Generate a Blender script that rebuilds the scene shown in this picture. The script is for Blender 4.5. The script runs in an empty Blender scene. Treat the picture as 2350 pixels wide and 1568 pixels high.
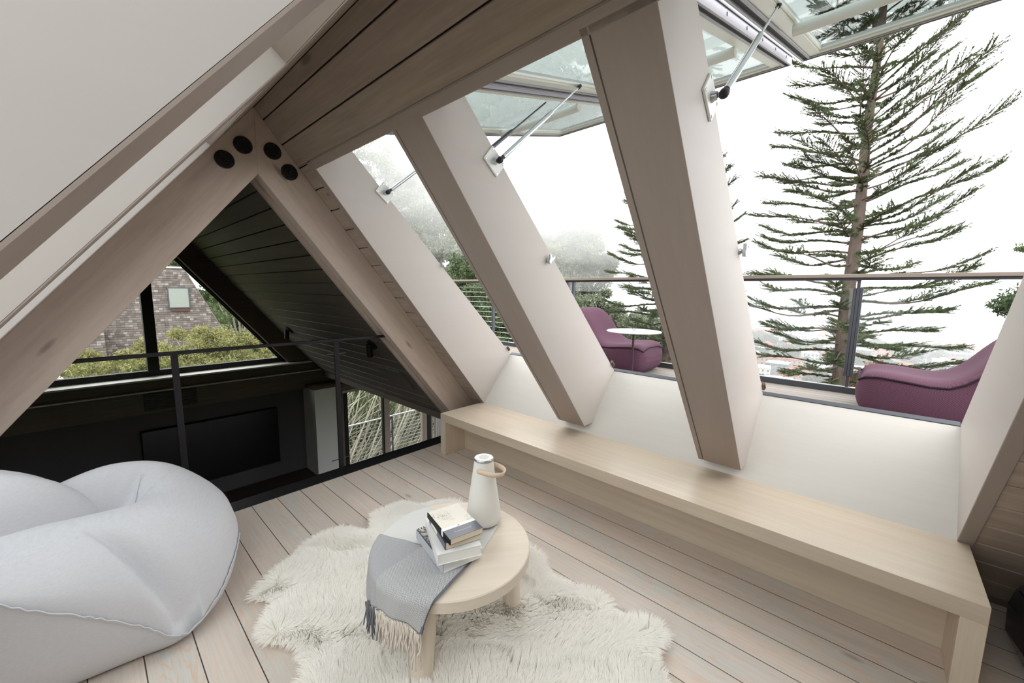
import bpy, math, random
import numpy as np
from mathutils import Vector, Matrix, noise as mnoise

random.seed(7)
rng = np.random.default_rng(7)
SC = bpy.context.scene
COL = SC.collection
PI = math.pi

# ---------------------------------------------------------------- camera
cam_d = bpy.data.cameras.new('camera')
cam = bpy.data.objects.new('camera', cam_d)
COL.objects.link(cam)
SC.camera = cam
cam_d.sensor_fit = 'HORIZONTAL'
cam_d.sensor_width = 36.0
cam_d.lens = 910.862 / 2350 * 36.0
cam_d.clip_start = 0.02
cam_d.clip_end = 3000
YAW, PITCH, ROLL = 0.824736, 0.127689, -0.0124626
_f = Vector((math.sin(YAW) * math.cos(PITCH), math.cos(YAW) * math.cos(PITCH), -math.sin(PITCH)))
_r = Vector((math.cos(YAW), -math.sin(YAW), 0))
_d = _f.cross(_r)
_r2 = _r * math.cos(ROLL) + _d * math.sin(ROLL)
_d2 = -_r * math.sin(ROLL) + _d * math.cos(ROLL)
M = Matrix((_r2, -_d2, -_f)).transposed().to_4x4()
M.translation = Vector((0, 0, 1.5))
cam.matrix_world = M

# ---------------------------------------------------------------- world, exposure
SKY = 2.6
w = bpy.data.worlds.new('overcast_sky')
SC.world = w
w.use_nodes = True
wt = w.node_tree
bg = wt.nodes['Background']
tc = wt.nodes.new('ShaderNodeTexCoord')
sp = wt.nodes.new('ShaderNodeSeparateXYZ')
cr = wt.nodes.new('ShaderNodeValToRGB')
wt.links.new(tc.outputs['Generated'], sp.inputs[0])
wt.links.new(sp.outputs[2], cr.inputs[0])
cr.color_ramp.elements[0].position = 0.0
cr.color_ramp.elements[0].color = (0.93, 0.93, 0.95, 1)
cr.color_ramp.elements[1].position = 0.7
cr.color_ramp.elements[1].color = (1.0, 1.0, 1.0, 1)
wt.links.new(cr.outputs[0], bg.inputs[0])
bg.inputs[1].default_value = SKY
vs = SC.view_settings
SC.display_settings.display_device = 'sRGB'
vs.view_transform = 'Standard'
vs.look = 'None'
vs.exposure = 0.8
vs.gamma = 1.0
vs.use_curve_mapping = False
cy = SC.cycles
cy.use_denoising = True
cy.max_bounces = 14
cy.diffuse_bounces = 9
cy.glossy_bounces = 3
cy.transmission_bounces = 12
cy.transparent_max_bounces = 16
cy.volume_bounces = 1
cy.caustics_reflective = False
cy.caustics_refractive = False
cy.use_fast_gi = False
cy.sample_clamp_indirect = 6.0


# ---------------------------------------------------------------- mesh helpers
class MB:
    def __init__(s):
        s.v = []
        s.f = []

    def add(s, vs_, fs_):
        n = len(s.v)
        s.v += [tuple(p) for p in vs_]
        s.f += [tuple(i + n for i in f) for f in fs_]
        return s

    def box(s, a, b):
        x0, y0, z0 = a
        x1, y1, z1 = b
        return s.add([(x0, y0, z0), (x1, y0, z0), (x1, y1, z0), (x0, y1, z0), (x0, y0, z1), (x1, y0, z1), (x1, y1, z1), (x0, y1, z1)],
                     [(0, 3, 2, 1), (4, 5, 6, 7), (0, 1, 5, 4), (1, 2, 6, 5), (2, 3, 7, 6), (3, 0, 4, 7)])

    def prism(s, poly, ext):
        """poly: 3D points of a flat outline, ext: extrusion vector"""
        n = len(poly)
        e = Vector(ext)
        p = [Vector(q) for q in poly]
        return s.add(p + [q + e for q in p],
                     [tuple(range(n))[::-1], tuple(range(n, 2 * n))] + [(i, (i + 1) % n, (i + 1) % n + n, i + n) for i in range(n)])

    def obox(s, c, ax, ay, az, hx, hy, hz):
        """oriented box, centre c, unit axes, half sizes"""
        c, ax, ay, az = Vector(c), Vector(ax), Vector(ay), Vector(az)
        P = [c + ax * (i * hx) + ay * (j * hy) + az * (k * hz) for k in (-1, 1) for j, i in ((-1, -1), (-1, 1), (1, 1), (1, -1))]
        return s.add(P, [(0, 3, 2, 1), (4, 5, 6, 7), (0, 1, 5, 4), (1, 2, 6, 5), (2, 3, 7, 6), (3, 0, 4, 7)])

    def tube(s, pts, r, n=10, cap=True):
        pts = [Vector(p) for p in pts]
        m = len(pts)
        rr = r if isinstance(r, (list, tuple)) else [r] * m
        base = len(s.v)
        prev = None
        for i, p in enumerate(pts):
            t = (pts[min(i + 1, m - 1)] - pts[max(i - 1, 0)]).normalized()
            if prev is None:
                a = Vector((0, 0, 1)) if abs(t.z) < .9 else Vector((1, 0, 0))
                u = t.cross(a).normalized()
            else:
                u = (prev - t * prev.dot(t)).normalized()
            prev = u
            v = t.cross(u)
            for k in range(n):
                a = 2 * PI * k / n
                s.v.append(tuple(p + (u * math.cos(a) + v * math.sin(a)) * rr[i]))
        for i in range(m - 1):
            for k in range(n):
                k2 = (k + 1) % n
                s.f.append((base + i * n + k, base + i * n + k2, base + (i + 1) * n + k2, base + (i + 1) * n + k))
        if cap:
            s.f.append(tuple(base + k for k in range(n))[::-1])
            s.f.append(tuple(base + (m - 1) * n + k for k in range(n)))
        return s

    def lathe(s, prof, c=(0, 0, 0), n=48, axis=None):
        """prof: (r, h) pairs; axis: optional 3x3 (u, v, w) with w the axis"""
        c = Vector(c)
        u, v, ww = axis if axis else (Vector((1, 0, 0)), Vector((0, 1, 0)), Vector((0, 0, 1)))
        base = len(s.v)
        m = len(prof)
        for r, h in prof:
            for k in range(n):
                a = 2 * PI * k / n
                s.v.append(tuple(c + u * (r * math.cos(a)) + v * (r * math.sin(a)) + ww * h))
        for i in range(m - 1):
            for k in range(n):
                k2 = (k + 1) % n
                s.f.append((base + i * n + k, base + i * n + k2, base + (i + 1) * n + k2, base + (i + 1) * n + k))
        s.f.append(tuple(base + k for k in range(n))[::-1])
        s.f.append(tuple(base + (m - 1) * n + k for k in range(n)))
        return s

    def grid(s, rows):
        """rows: list of equal-length lists of points"""
        base = len(s.v)
        m, n = len(rows), len(rows[0])
        for r in rows:
            s.v += [tuple(p) for p in r]
        for i in range(m - 1):
            for k in range(n - 1):
                a = base + i * n + k
                s.f.append((a, a + 1, a + n + 1, a + n))
        return s


def frame_for(wv):
    wv = Vector(wv).normalized()
    a = Vector((0, 0, 1)) if abs(wv.z) < .9 else Vector((1, 0, 0))
    u = wv.cross(a).normalized()
    return (u, wv.cross(u), wv)


def link(name, me, parent=None):
    o = bpy.data.objects.new(name, me)
    COL.objects.link(o)
    if parent:
        o.parent = parent
        o.matrix_parent_inverse = parent.matrix_basis.inverted()
    return o


def recalc(me):
    import bmesh
    bm = bmesh.new()
    bm.from_mesh(me)
    bmesh.ops.recalc_face_normals(bm, faces=bm.faces)
    bm.to_mesh(me)
    bm.free()


def obj(name, mb, m, parent=None, smooth=False, bevel=0, seg=2, auto=None):
    me = bpy.data.meshes.new(name)
    me.from_pydata(mb.v, [], mb.f)
    recalc(me)
    me.materials.append(m)
    if smooth:
        me.polygons.foreach_set('use_smooth', [True] * len(me.polygons))
    if auto:
        me.polygons.foreach_set('use_smooth', [True] * len(me.polygons))
        me.set_sharp_from_angle(angle=math.radians(auto))
    o = link(name, me, parent)
    if bevel:
        b = o.modifiers.new('bevel', 'BEVEL')
        b.width = bevel
        b.segments = seg
        b.limit_method = 'ANGLE'
        b.angle_limit = math.radians(40)
    return o


def npobj(name, V, F, m, parent=None, smooth=False):
    """fast mesh from numpy arrays, faces all of one size"""
    me = bpy.data.meshes.new(name)
    V = np.asarray(V, np.float32)
    F = np.asarray(F, np.int32)
    k = F.shape[1]
    me.vertices.add(len(V))
    me.vertices.foreach_set('co', V.ravel())
    me.loops.add(F.size)
    me.loops.foreach_set('vertex_index', F.ravel())
    me.polygons.add(len(F))
    me.polygons.foreach_set('loop_start', np.arange(0, F.size, k, dtype=np.int32))
    me.polygons.foreach_set('loop_total', np.full(len(F), k, np.int32))
    if smooth:
        me.polygons.foreach_set('use_smooth', np.ones(len(F), bool))
    me.update(calc_edges=True)
    me.materials.append(m)
    return link(name, me, parent)


def tag(o, label=None, cat=None, group=None, kind=None):
    if label:
        o['label'] = label
    if cat:
        o['category'] = cat
    if group:
        o['group'] = group
    if kind:
        o['kind'] = kind
    return o


def empty(name, loc=(0, 0, 0), label=None, cat=None, group=None, kind=None):
    o = bpy.data.objects.new(name, None)
    o.location = loc
    COL.objects.link(o)
    return tag(o, label, cat, group, kind)


def struct(name, mb, m, parent=None, **k):
    o = obj(name, mb, m, parent, **k)
    if parent is None:
        o['kind'] = 'structure'
    return o


def rot2(x, y, a):
    return x * math.cos(a) - y * math.sin(a), x * math.sin(a) + y * math.cos(a)


# ---------------------------------------------------------------- material helpers
def S(r, g, b):
    """sRGB 0-255 to linear"""
    f = lambda c: (c / 255 / 12.92) if c / 255 <= .04045 else ((c / 255 + .055) / 1.055) ** 2.4
    return (f(r), f(g), f(b), 1)


class NT:
    def __init__(s, name, rough=.6, spec=.4):
        s.m = bpy.data.materials.new(name)
        s.m.use_nodes = True
        s.t = s.m.node_tree
        s.b = s.t.nodes['Principled BSDF']
        s.b.inputs['Roughness'].default_value = rough
        s.b.inputs['Specular IOR Level'].default_value = spec
        s._co = None

    def n(s, typ, **k):
        nd = s.t.nodes.new(typ)
        for a, v in k.items():
            setattr(nd, a, v)
        return nd

    def co(s):
        if s._co is None:
            s._co = s.n('ShaderNodeTexCoord').outputs['Object']
        return s._co

    def put(s, sock, v):
        if isinstance(v, bpy.types.NodeSocket):
            s.t.links.new(v, sock)
        else:
            sock.default_value = v

    def math(s, op, a, b=0.0, c=None):
        nd = s.n('ShaderNodeMath', operation=op)
        s.put(nd.inputs[0], a)
        s.put(nd.inputs[1], b)
        if c is not None:
            s.put(nd.inputs[2], c)
        return nd.outputs[0]

    def mix(s, fac, a, b, mode='MIX'):
        nd = s.n('ShaderNodeMix', data_type='RGBA', blend_type=mode)
        s.put(nd.inputs[0], fac)
        s.put(nd.inputs[6], a)
        s.put(nd.inputs[7], b)
        return nd.outputs[2]

    def map(s, scale=(1, 1, 1), rot=(0, 0, 0), loc=(0, 0, 0), vec=None):
        nd = s.n('ShaderNodeMapping')
        s.t.links.new(vec if vec is not None else s.co(), nd.inputs[0])
        nd.inputs['Scale'].default_value = scale
        nd.inputs['Rotation'].default_value = rot
        nd.inputs['Location'].default_value = loc
        return nd.outputs[0]

    def noise(s, vec, scale=5, detail=4, rough=.55, dist=0):
        nd = s.n('ShaderNodeTexNoise')
        s.t.links.new(vec, nd.inputs['Vector'])
        nd.inputs['Scale'].default_value = scale
        nd.inputs['Detail'].default_value = detail
        nd.inputs['Roughness'].default_value = rough
        nd.inputs['Distortion'].default_value = dist
        return nd.outputs['Fac']

    def ramp(s, fac, stops):
        nd = s.n('ShaderNodeValToRGB')
        s.t.links.new(fac, nd.inputs[0])
        e = nd.color_ramp.elements
        while len(e) < len(stops):
            e.new(.5)
        for i, (p, c) in enumerate(stops):
            e[i].position = p
            e[i].color = c if len(c) == 4 else (*c, 1)
        return nd.outputs[0]

    def sep(s, vec=None):
        nd = s.n('ShaderNodeSeparateXYZ')
        s.t.links.new(vec if vec is not None else s.co(), nd.inputs[0])
        return nd.outputs

    def comb(s, x, y, z):
        nd = s.n('ShaderNodeCombineXYZ')
        s.put(nd.inputs[0], x)
        s.put(nd.inputs[1], y)
        s.put(nd.inputs[2], z)
        return nd.outputs[0]

    def rnd(s, vec):
        nd = s.n('ShaderNodeTexWhiteNoise', noise_dimensions='3D')
        s.t.links.new(vec, nd.inputs['Vector'])
        return nd.outputs['Value']

    def color(s, c):
        s.put(s.b.inputs['Base Color'], c)
        return s

    def bump(s, h, strength=.2, dist=.01):
        nd = s.n('ShaderNodeBump')
        nd.inputs['Strength'].default_value = strength
        nd.inputs['Distance'].default_value = dist
        s.t.links.new(h, nd.inputs['Height'])
        s.t.links.new(nd.outputs[0], s.b.inputs['Normal'])
        return s


def plain(name, c, rough=.6, spec=.4, metal=0, bump=None):
    t = NT(name, rough, spec)
    n = t.noise(t.co(), 30, 3)
    t.color(t.mix(t.math('MULTIPLY', n, .12), c, (c[0] * .75, c[1] * .75, c[2] * .75, 1)))
    t.b.inputs['Metallic'].default_value = metal
    if bump:
        t.bump(t.noise(t.co(), bump[0], 3), bump[1], .002)
    return t.m


def wood(name, base, dark, axis='y', grain=14, knots=.0, rough=.55, seam=None, amount=.5, spec=.3, rot=(0, 0, 0)):
    """long-grained wood; axis = direction of the grain in object space"""
    t = NT(name, rough, spec)
    lo, hi = .9, grain
    sc = {'x': (lo, hi, hi), 'y': (hi, lo, hi), 'z': (hi, hi, lo)}[axis]
    src = t.map((1, 1, 1), rot)
    v = t.map(sc, vec=src)
    n1 = t.noise(v, 1.0, 5, .6, .6)
    n2 = t.noise(v, 5.0, 4, .6, .2)
    f = t.math('ADD', t.math('MULTIPLY', n1, .65), t.math('MULTIPLY', n2, .35))
    f2 = t.ramp(f, [(.38, (0, 0, 0)), (.62, (1, 1, 1))])
    c = t.mix(t.math('MULTIPLY', f2, amount), base, dark)
    big = t.noise(src, .9, 2)
    c = t.mix(t.math('MULTIPLY', big, .22), c, dark)
    if knots:
        ks = {'x': (1.6, 6, 6), 'y': (6, 1.6, 6), 'z': (6, 6, 1.6)}[axis]
        vo = t.n('ShaderNodeTexVoronoi')
        t.t.links.new(t.map(ks, vec=src), vo.inputs['Vector'])
        vo.inputs['Scale'].default_value = .8
        k = t.ramp(vo.outputs['Distance'], [(0, (1, 1, 1)), (.06, (.7, .7, .7)), (.1, (0, 0, 0))])
        c = t.mix(t.math('MULTIPLY', k, knots), c, (dark[0] * .35, dark[1] * .33, dark[2] * .35, 1))
    t.color(c)
    t.bump(n2, .12, .003)
    return t.m


# ---------------------------------------------------------------- materials
M_ceil = wood('washed_ceiling_board', S(168, 153, 140), S(128, 112, 99), 'y', 16, .7)
M_raft = wood('washed_rafter_fir', S(190, 175, 163), S(160, 142, 129), 'x', 10, .8, rot=(0, math.radians(-51.2), 0))
M_raft2 = wood('washed_rafter_fir_left', S(190, 175, 163), S(160, 142, 129), 'x', 10, .8, rot=(0, math.radians(51.2), 0))
M_trim = wood('washed_trim', S(160, 147, 138), S(134, 120, 111), 'y', 12, 0, amount=.3)
M_mull = wood('washed_mullion_face', S(156, 143, 135), S(137, 124, 115), 'x', 10, 0, amount=.3, rot=(0, math.radians(-51.2), 0))
M_dark_board = wood('dark_stained_board', S(128, 121, 111), S(98, 91, 84), 'y', 16, .3)
M_dark_wood = wood('dark_stained_beam', S(104, 92, 84), S(74, 64, 58), 'x', 12, .3)


def white_jamb():
    t = NT('whitewashed_jamb', .55, .3)
    v = t.map((.8, 14, 14), (0, math.radians(-48), 0))
    n = t.noise(v, 1, 5)
    c = t.mix(t.math('MULTIPLY', n, .35), S(188, 182, 177), S(174, 167, 162))
    big = t.noise(t.co(), 1.3, 2)
    c = t.mix(t.math('MULTIPLY', t.ramp(big, [(.4, (0, 0, 0)), (.7, (1, 1, 1))]), .25), c, S(188, 176, 169))
    return t.color(c).m


M_jamb = white_jamb()
M_sill = wood('whitewashed_sill', S(214, 211, 206), S(204, 199, 193), 'y', 12, 0, rough=.5, amount=.3)
M_bench = wood('pale_bench_wood', S(204, 190, 171), S(176, 160, 140), 'y', 26, 0, rough=.33, amount=.45, spec=.55)
M_top = wood('pale_ash_table', S(226, 214, 199), S(206, 191, 173), 'x', 24, 0, rough=.5, amount=.4, rot=(0, 0, math.radians(38)))
M_leg = wood('pale_ash_leg', S(226, 214, 199), S(206, 191, 173), 'z', 24, 0, rough=.5, amount=.4)
M_gap = plain('brown_recess', S(92, 72, 58), .7, .2)
M_steel = plain('blackened_steel', S(46, 44, 48), .45, .5, .6)
M_black = plain('black_paint', S(20, 19, 20), .5, .3)
M_gunmetal = plain('dark_grey_aluminium', S(78, 80, 86), .45, .5, .5)
M_alu = plain('brushed_aluminium', S(190, 192, 196), .3, .5, .9)
M_lilac = plain('anodised_sash_flange', S(164, 162, 170), .45, .5, .3)
M_white = plain('white_enamel', S(232, 234, 230), .4, .4)
M_gasket = plain('dark_rubber_gasket', S(44, 42, 46), .6, .3)
M_bronze = plain('bronze_catch', S(112, 88, 72), .4, .5, .6)
M_wall_w = plain('pale_grey_plaster', S(226, 226, 222), .8, .2)
M_wall_d = plain('charcoal_fabric_wall', S(84, 81, 84), .9, .1)
M_screen = plain('black_screen_glass', S(6, 6, 7), .12, .5)
M_curtain = plain('white_curtain', S(225, 225, 222), .9, .1)
M_shade = plain('off_white_speaker_cloth', S(226, 224, 219), .85, .15, bump=(900, .1))
M_leather = plain('tan_leather', S(224, 200, 176), .55, .35)
M_paper = plain('cream_page_edges', S(226, 214, 194), .9, .1)
M_cover_w = plain('white_gloss_cover', S(238, 238, 236), .3, .45)
M_navy = plain('slate_blue_cover', S(72, 76, 88), .25, .5)
M_mat_edge = plain('grey_cloth_spine', S(186, 188, 194), .7, .2)


def floor_mat(name, tone=1.0, width=.157, off=1.1475):
    t = NT(name, .45, .35)
    x, y, z = t.sep()
    u = t.math('DIVIDE', t.math('SUBTRACT', x, off), width)
    idx = t.math('FLOOR', u)
    fr = t.math('FRACT', u)
    r1 = t.rnd(t.comb(idx, 3.1, 1.7))
    r2 = t.rnd(t.comb(idx, 9.4, 5.2))
    yy = t.math('ADD', y, t.math('MULTIPLY', r1, 37.0))
    v = t.comb(t.math('MULTIPLY', x, 9.0), t.math('MULTIPLY', yy, .9), t.math('MULTIPLY', idx, 3.3))
    n1 = t.noise(v, 1.0, 3, .5, 1.6)
    # cathedral grain: fine lines from the folded noise
    ln = t.math('FRACT', t.math('MULTIPLY', n1, 13.0))
    ln = t.ramp(ln, [(0, (0, 0, 0)), (.10, (1, 1, 1)), (.34, (0, 0, 0)), (1, (0, 0, 0))])
    patch = t.noise(t.comb(t.math('MULTIPLY', x, 3.5), t.math('MULTIPLY', yy, .8), r1), 1.3, 3)
    base = t.mix(r2, S(220, 206, 194), S(207, 196, 186))
    grey = t.ramp(patch, [(.44, (0, 0, 0)), (.62, (1, 1, 1))])
    c = t.mix(t.math('MULTIPLY', grey, .65), base, S(192, 196, 192))
    lf = t.math('MULTIPLY', ln, t.math('ADD', .22, t.math('MULTIPLY', grey, .50)))
    c = t.mix(lf, c, S(218, 172, 138))
    fine = t.noise(t.comb(t.math('MULTIPLY', x, 90.0), t.math('MULTIPLY', yy, 2.0), idx), 1.0, 4)
    c = t.mix(t.math('MULTIPLY', t.ramp(fine, [(.35, (0, 0, 0)), (.7, (1, 1, 1))]), .25), c, S(172, 154, 140))
    vo = t.n('ShaderNodeTexVoronoi')
    t.t.links.new(t.comb(t.math('MULTIPLY', x, 4.5), t.math('MULTIPLY', yy, 1.7), idx), vo.inputs['Vector'])
    vo.inputs['Scale'].default_value = 1.0
    k = t.ramp(vo.outputs['Distance'], [(0, (1, 1, 1)), (.045, (.8, .8, .8)), (.09, (0, 0, 0))])
    c = t.mix(t.math('MULTIPLY', k, .55), c, S(120, 90, 74))
    d = t.math('MINIMUM', fr, t.math('SUBTRACT', 1.0, fr))
    seam = t.ramp(d, [(0, (1, 1, 1)), (.009, (1, 1, 1)), (.016, (0, 0, 0))])
    c = t.mix(seam, c, S(60, 50, 44))
    t.color(c)
    t.bump(t.math('SUBTRACT', t.math('MULTIPLY', fine, .12), seam), .5, .002)
    return t.m


M_floor = floor_mat('whitewashed_plank_floor')


def deck_mat():
    t = NT('weathered_deck_plank', .75, .2)
    x, y, z = t.sep()
    u = t.math('DIVIDE', x, .092)
    idx = t.math('FLOOR', u)
    fr = t.math('FRACT', u)
    r1 = t.rnd(t.comb(idx, 3.1, 1.7))
    fine = t.noise(t.comb(t.math('MULTIPLY', x, 70.0), t.math('MULTIPLY', y, 1.5), idx), 1.0, 4)
    c = t.mix(r1, S(160, 153, 146), S(142, 135, 128))
    c = t.mix(t.math('MULTIPLY', fine, .6), c, S(112, 104, 98))
    seam = t.ramp(fr, [(0, (1, 1, 1)), (.05, (1, 1, 1)), (.07, (0, 0, 0))])
    c = t.mix(seam, c, S(60, 54, 50))
    return t.color(c).m


M_deck = deck_mat()


def glass(name, tint, gloss=1.0):
    m = bpy.data.materials.new(name)
    m.use_nodes = True
    t = m.node_tree
    t.nodes.remove(t.nodes['Principled BSDF'])
    out = t.nodes['Material Output']
    tr = t.nodes.new('ShaderNodeBsdfTransparent')
    tr.inputs[0].default_value = tint
    gl = t.nodes.new('ShaderNodeBsdfGlossy')
    gl.inputs['Roughness'].default_value = .01
    ge = t.nodes.new('ShaderNodeNewGeometry')
    dp = t.nodes.new('ShaderNodeVectorMath')
    dp.operation = 'DOT_PRODUCT'
    t.links.new(ge.outputs['Normal'], dp.inputs[0])
    t.links.new(ge.outputs['Incoming'], dp.inputs[1])

    def mth(op, a, b=None):
        nd = t.nodes.new('ShaderNodeMath')
        nd.operation = op
        for i, q in enumerate((a, b)):
            if q is None:
                continue
            if isinstance(q, (int, float)):
                nd.inputs[i].default_value = q
            else:
                t.links.new(q, nd.inputs[i])
        return nd
    # Schlick reflectance of a thin sheet
    fr = mth('ADD', mth('MULTIPLY', mth('POWER', mth('SUBTRACT', 1.0, mth('ABSOLUTE', dp.outputs['Value']).outputs[0]).outputs[0], 5.0).outputs[0], .96).outputs[0], .04)
    mu = mth('MULTIPLY', fr.outputs[0], gloss)
    mx = t.nodes.new('ShaderNodeMixShader')
    t.links.new(mu.outputs[0], mx.inputs[0])
    t.links.new(tr.outputs[0], mx.inputs[1])
    t.links.new(gl.outputs[0], mx.inputs[2])
    t.links.new(mx.outputs[0], out.inputs[0])
    return m


M_glass_sash = glass('greenish_sash_glass', (.425, .455, .445, 1), .6)
M_glass = glass('clear_glass', (.97, .98, .98, 1), .5)
M_glass_left = glass('tinted_left_glass', (.85, .87, .87, 1), .5)
M_glass_rail = glass('railing_glass', (.93, .95, .95, 1), .6)


def leaf_mat(name, c1, c2, c3=None, trans=.25, scale=3.0):
    t = NT(name, .7, .15)
    n = t.noise(t.co(), scale, 3)
    h = t.noise(t.co(), scale * 9, 2)
    c = t.mix(t.ramp(n, [(.35, (0, 0, 0)), (.65, (1, 1, 1))]), c1, c2)
    c = t.mix(t.math('MULTIPLY', t.ramp(h, [(.4, (0, 0, 0)), (.7, (1, 1, 1))]), .7), c, c3 or c2)
    t.color(c)
    tl = t.n('ShaderNodeBsdfTranslucent')
    t.put(tl.inputs[0], c)
    mx = t.n('ShaderNodeMixShader')
    mx.inputs[0].default_value = trans
    t.t.links.new(t.b.outputs[0], mx.inputs[1])
    t.t.links.new(tl.outputs[0], mx.inputs[2])
    t.t.links.new(mx.outputs[0], t.t.nodes['Material Output'].inputs[0])
    return t.m


M_bark = wood('grey_brown_bark', S(112, 98, 90), S(78, 66, 60), 'z', 5, 0, rough=.9, amount=.8)
M_twig = plain('pale_grey_twig', S(156, 152, 136), .9, .1)
M_needle = leaf_mat('dark_conifer_needles', S(66, 76, 62), S(84, 96, 68), S(108, 120, 76), .2, 1.2)
M_euca = leaf_mat('grey_green_eucalyptus', S(92, 101, 84), S(116, 124, 102), S(150, 152, 128), .2, .5)
M_shrub = leaf_mat('dark_green_shrub', S(48, 64, 44), S(78, 94, 62), S(116, 126, 90), .25, 1.5)
M_cedar = leaf_mat('yellow_green_cedar', S(98, 104, 62), S(138, 138, 88), S(172, 166, 118), .3, 2.0)
M_bushy = leaf_mat('fresh_green_bush', S(58, 80, 50), S(96, 114, 74), S(146, 150, 112), .3, 1.5)
M_redleaf = leaf_mat('rust_tinged_bush', S(90, 100, 60), S(150, 96, 78), S(170, 120, 96), .2, 2.0)

# ---------------------------------------------------------------- roof geometry
TH = 0.894389
CS, SN = math.cos(TH), math.sin(TH)
RX, RZ = 0.8433, 2.634


def RP(s, y, t=0.0):
    return Vector((RX + CS * s + SN * t, y, RZ - SN * s + CS * t))


def LP(s, y, t=0.0):
    return Vector((RX - CS * s - SN * t, y, RZ - SN * s + CS * t))


Y_NEAR, Y_FAR = -1.3, 8.0
Y_LOW = -3.4
S_HEAD = .4533
YJN, YJF = -.36, 2.82       # near and far faces of the skylight bank
BW = .1634


def slab(mb, side, s0, s1, y0, y1, t0, t1):
    P = RP if side > 0 else LP
    pts = [P(s0, y0, t0), P(s1, y0, t0), P(s1, y0, t1), P(s0, y0, t1)]
    mb.prism(pts, (0, y1 - y0, 0))


def boards(side, s0, s1, y0, y1, first=.0794 - BW):
    mb = MB()
    k = 0
    while first + k * BW < s1:
        a, b = first + k * BW, first + (k + 1) * BW
        k += 1
        a2, b2 = max(a, s0), min(b, s1)
        if b2 - a2 < .01:
            continue
        ga = .003 if a2 > s0 + 1e-6 else 0
        gb = .003 if b2 < s1 - 1e-6 else 0
        P = RP if side > 0 else LP
        # v-jointed board, slightly bevelled edges
        pts = [P(a2 + ga, y0, .005), P(a2 + ga + .004, y0, 0), P(b2 - gb - .004, y0, 0), P(b2 - gb, y0, .005),
               P(b2 - gb, y0, .02), P(a2 + ga, y0, .02)]
        mb.prism(pts, (0, y1 - y0, 0))
    return mb


# right slope: boards above header, strip beside the truss, everything beyond near jamb, far part
struct('ceiling_right', boards(1, .0, .396, YJN - .045, 3.03), M_ceil)
struct('ceiling_right_side', boards(1, .396, 3.377, 2.885, 3.03), M_ceil)
struct('ceiling_right_near', boards(1, 0, 3.377, Y_NEAR, YJN - .045), M_ceil)
struct('ceiling_right_far', boards(1, 0, 3.49, 3.03, Y_FAR), M_dark_board)
struct('ceiling_left', boards(-1, .0, .396, YJN - .045, 3.03), M_ceil)
struct('ceiling_left_side', boards(-1, .396, 3.377, 2.885, 3.03), M_ceil)
struct('ceiling_left_near', boards(-1, 0, 3.377, Y_NEAR, YJN - .045), M_ceil)
struct('ceiling_left_far', boards(-1, 0, 3.49, 3.03, Y_FAR), M_dark_board)
# roof build-up outside the boards (dark backing), leaving the skylight banks open
for side, nm in ((1, 'roof_shell_right'), (-1, 'roof_shell_left')):
    mb = MB()
    slab(mb, side, -.02, S_HEAD - .02, YJN - .05, 3.03, .022, .16)
    slab(mb, side, -.02, 3.6, 2.86, Y_FAR + .1, .022, .16)
    slab(mb, side, -.02, 3.6, Y_NEAR - .1, YJN - .05, .022, .16)
    struct(nm, mb, M_black)
mb = MB()
mb.box((RX - .12, Y_NEAR - .1, RZ + .035), (RX + .12, Y_FAR + .1, RZ + .2))
struct('roof_ridge', mb, M_black)

# casing strips round the openings (inside face)
for side, sfx in ((1, 'right'), (-1, 'left')):
    mb = MB()
    slab(mb, side, .400, S_HEAD, YJN, YJF, -.004, .0)
    slab(mb, side, .425, S_HEAD, YJN, YJF, 0, .10)
    struct('trim_header_' + sfx, mb, M_trim, bevel=.002)
    mb = MB()
    slab(mb, side, .400, 2.90, YJF, 2.882, -.004, -.0002)
    struct('trim_far_' + sfx, mb, M_mull, bevel=.002)
    mb = MB()
    slab(mb, side, .400, 2.90, YJN - .05, YJN, -.006, -.0002)
    struct('trim_near_' + sfx, mb, M_mull, bevel=.002)


# ---------------------------------------------------------------- skylight bank: jambs, mullions, sill
def xz(side, x, z, y):
    return Vector((x if side > 0 else 2 * RX - x, y, z))


OUT_T, OUT_B = (1.24, 2.588), (3.03, .835)


def side_panel(mb, side, y0, y1, bottom=(2.594, .455), bottom2=(2.714, .455)):
    p0 = (RX + CS * .43, RZ - SN * .43)
    poly = [p0, bottom, bottom2, OUT_B, OUT_T]
    mb.prism([xz(side, x, z, y0) for x, z in poly], (0, y1 - y0, 0))


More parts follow.
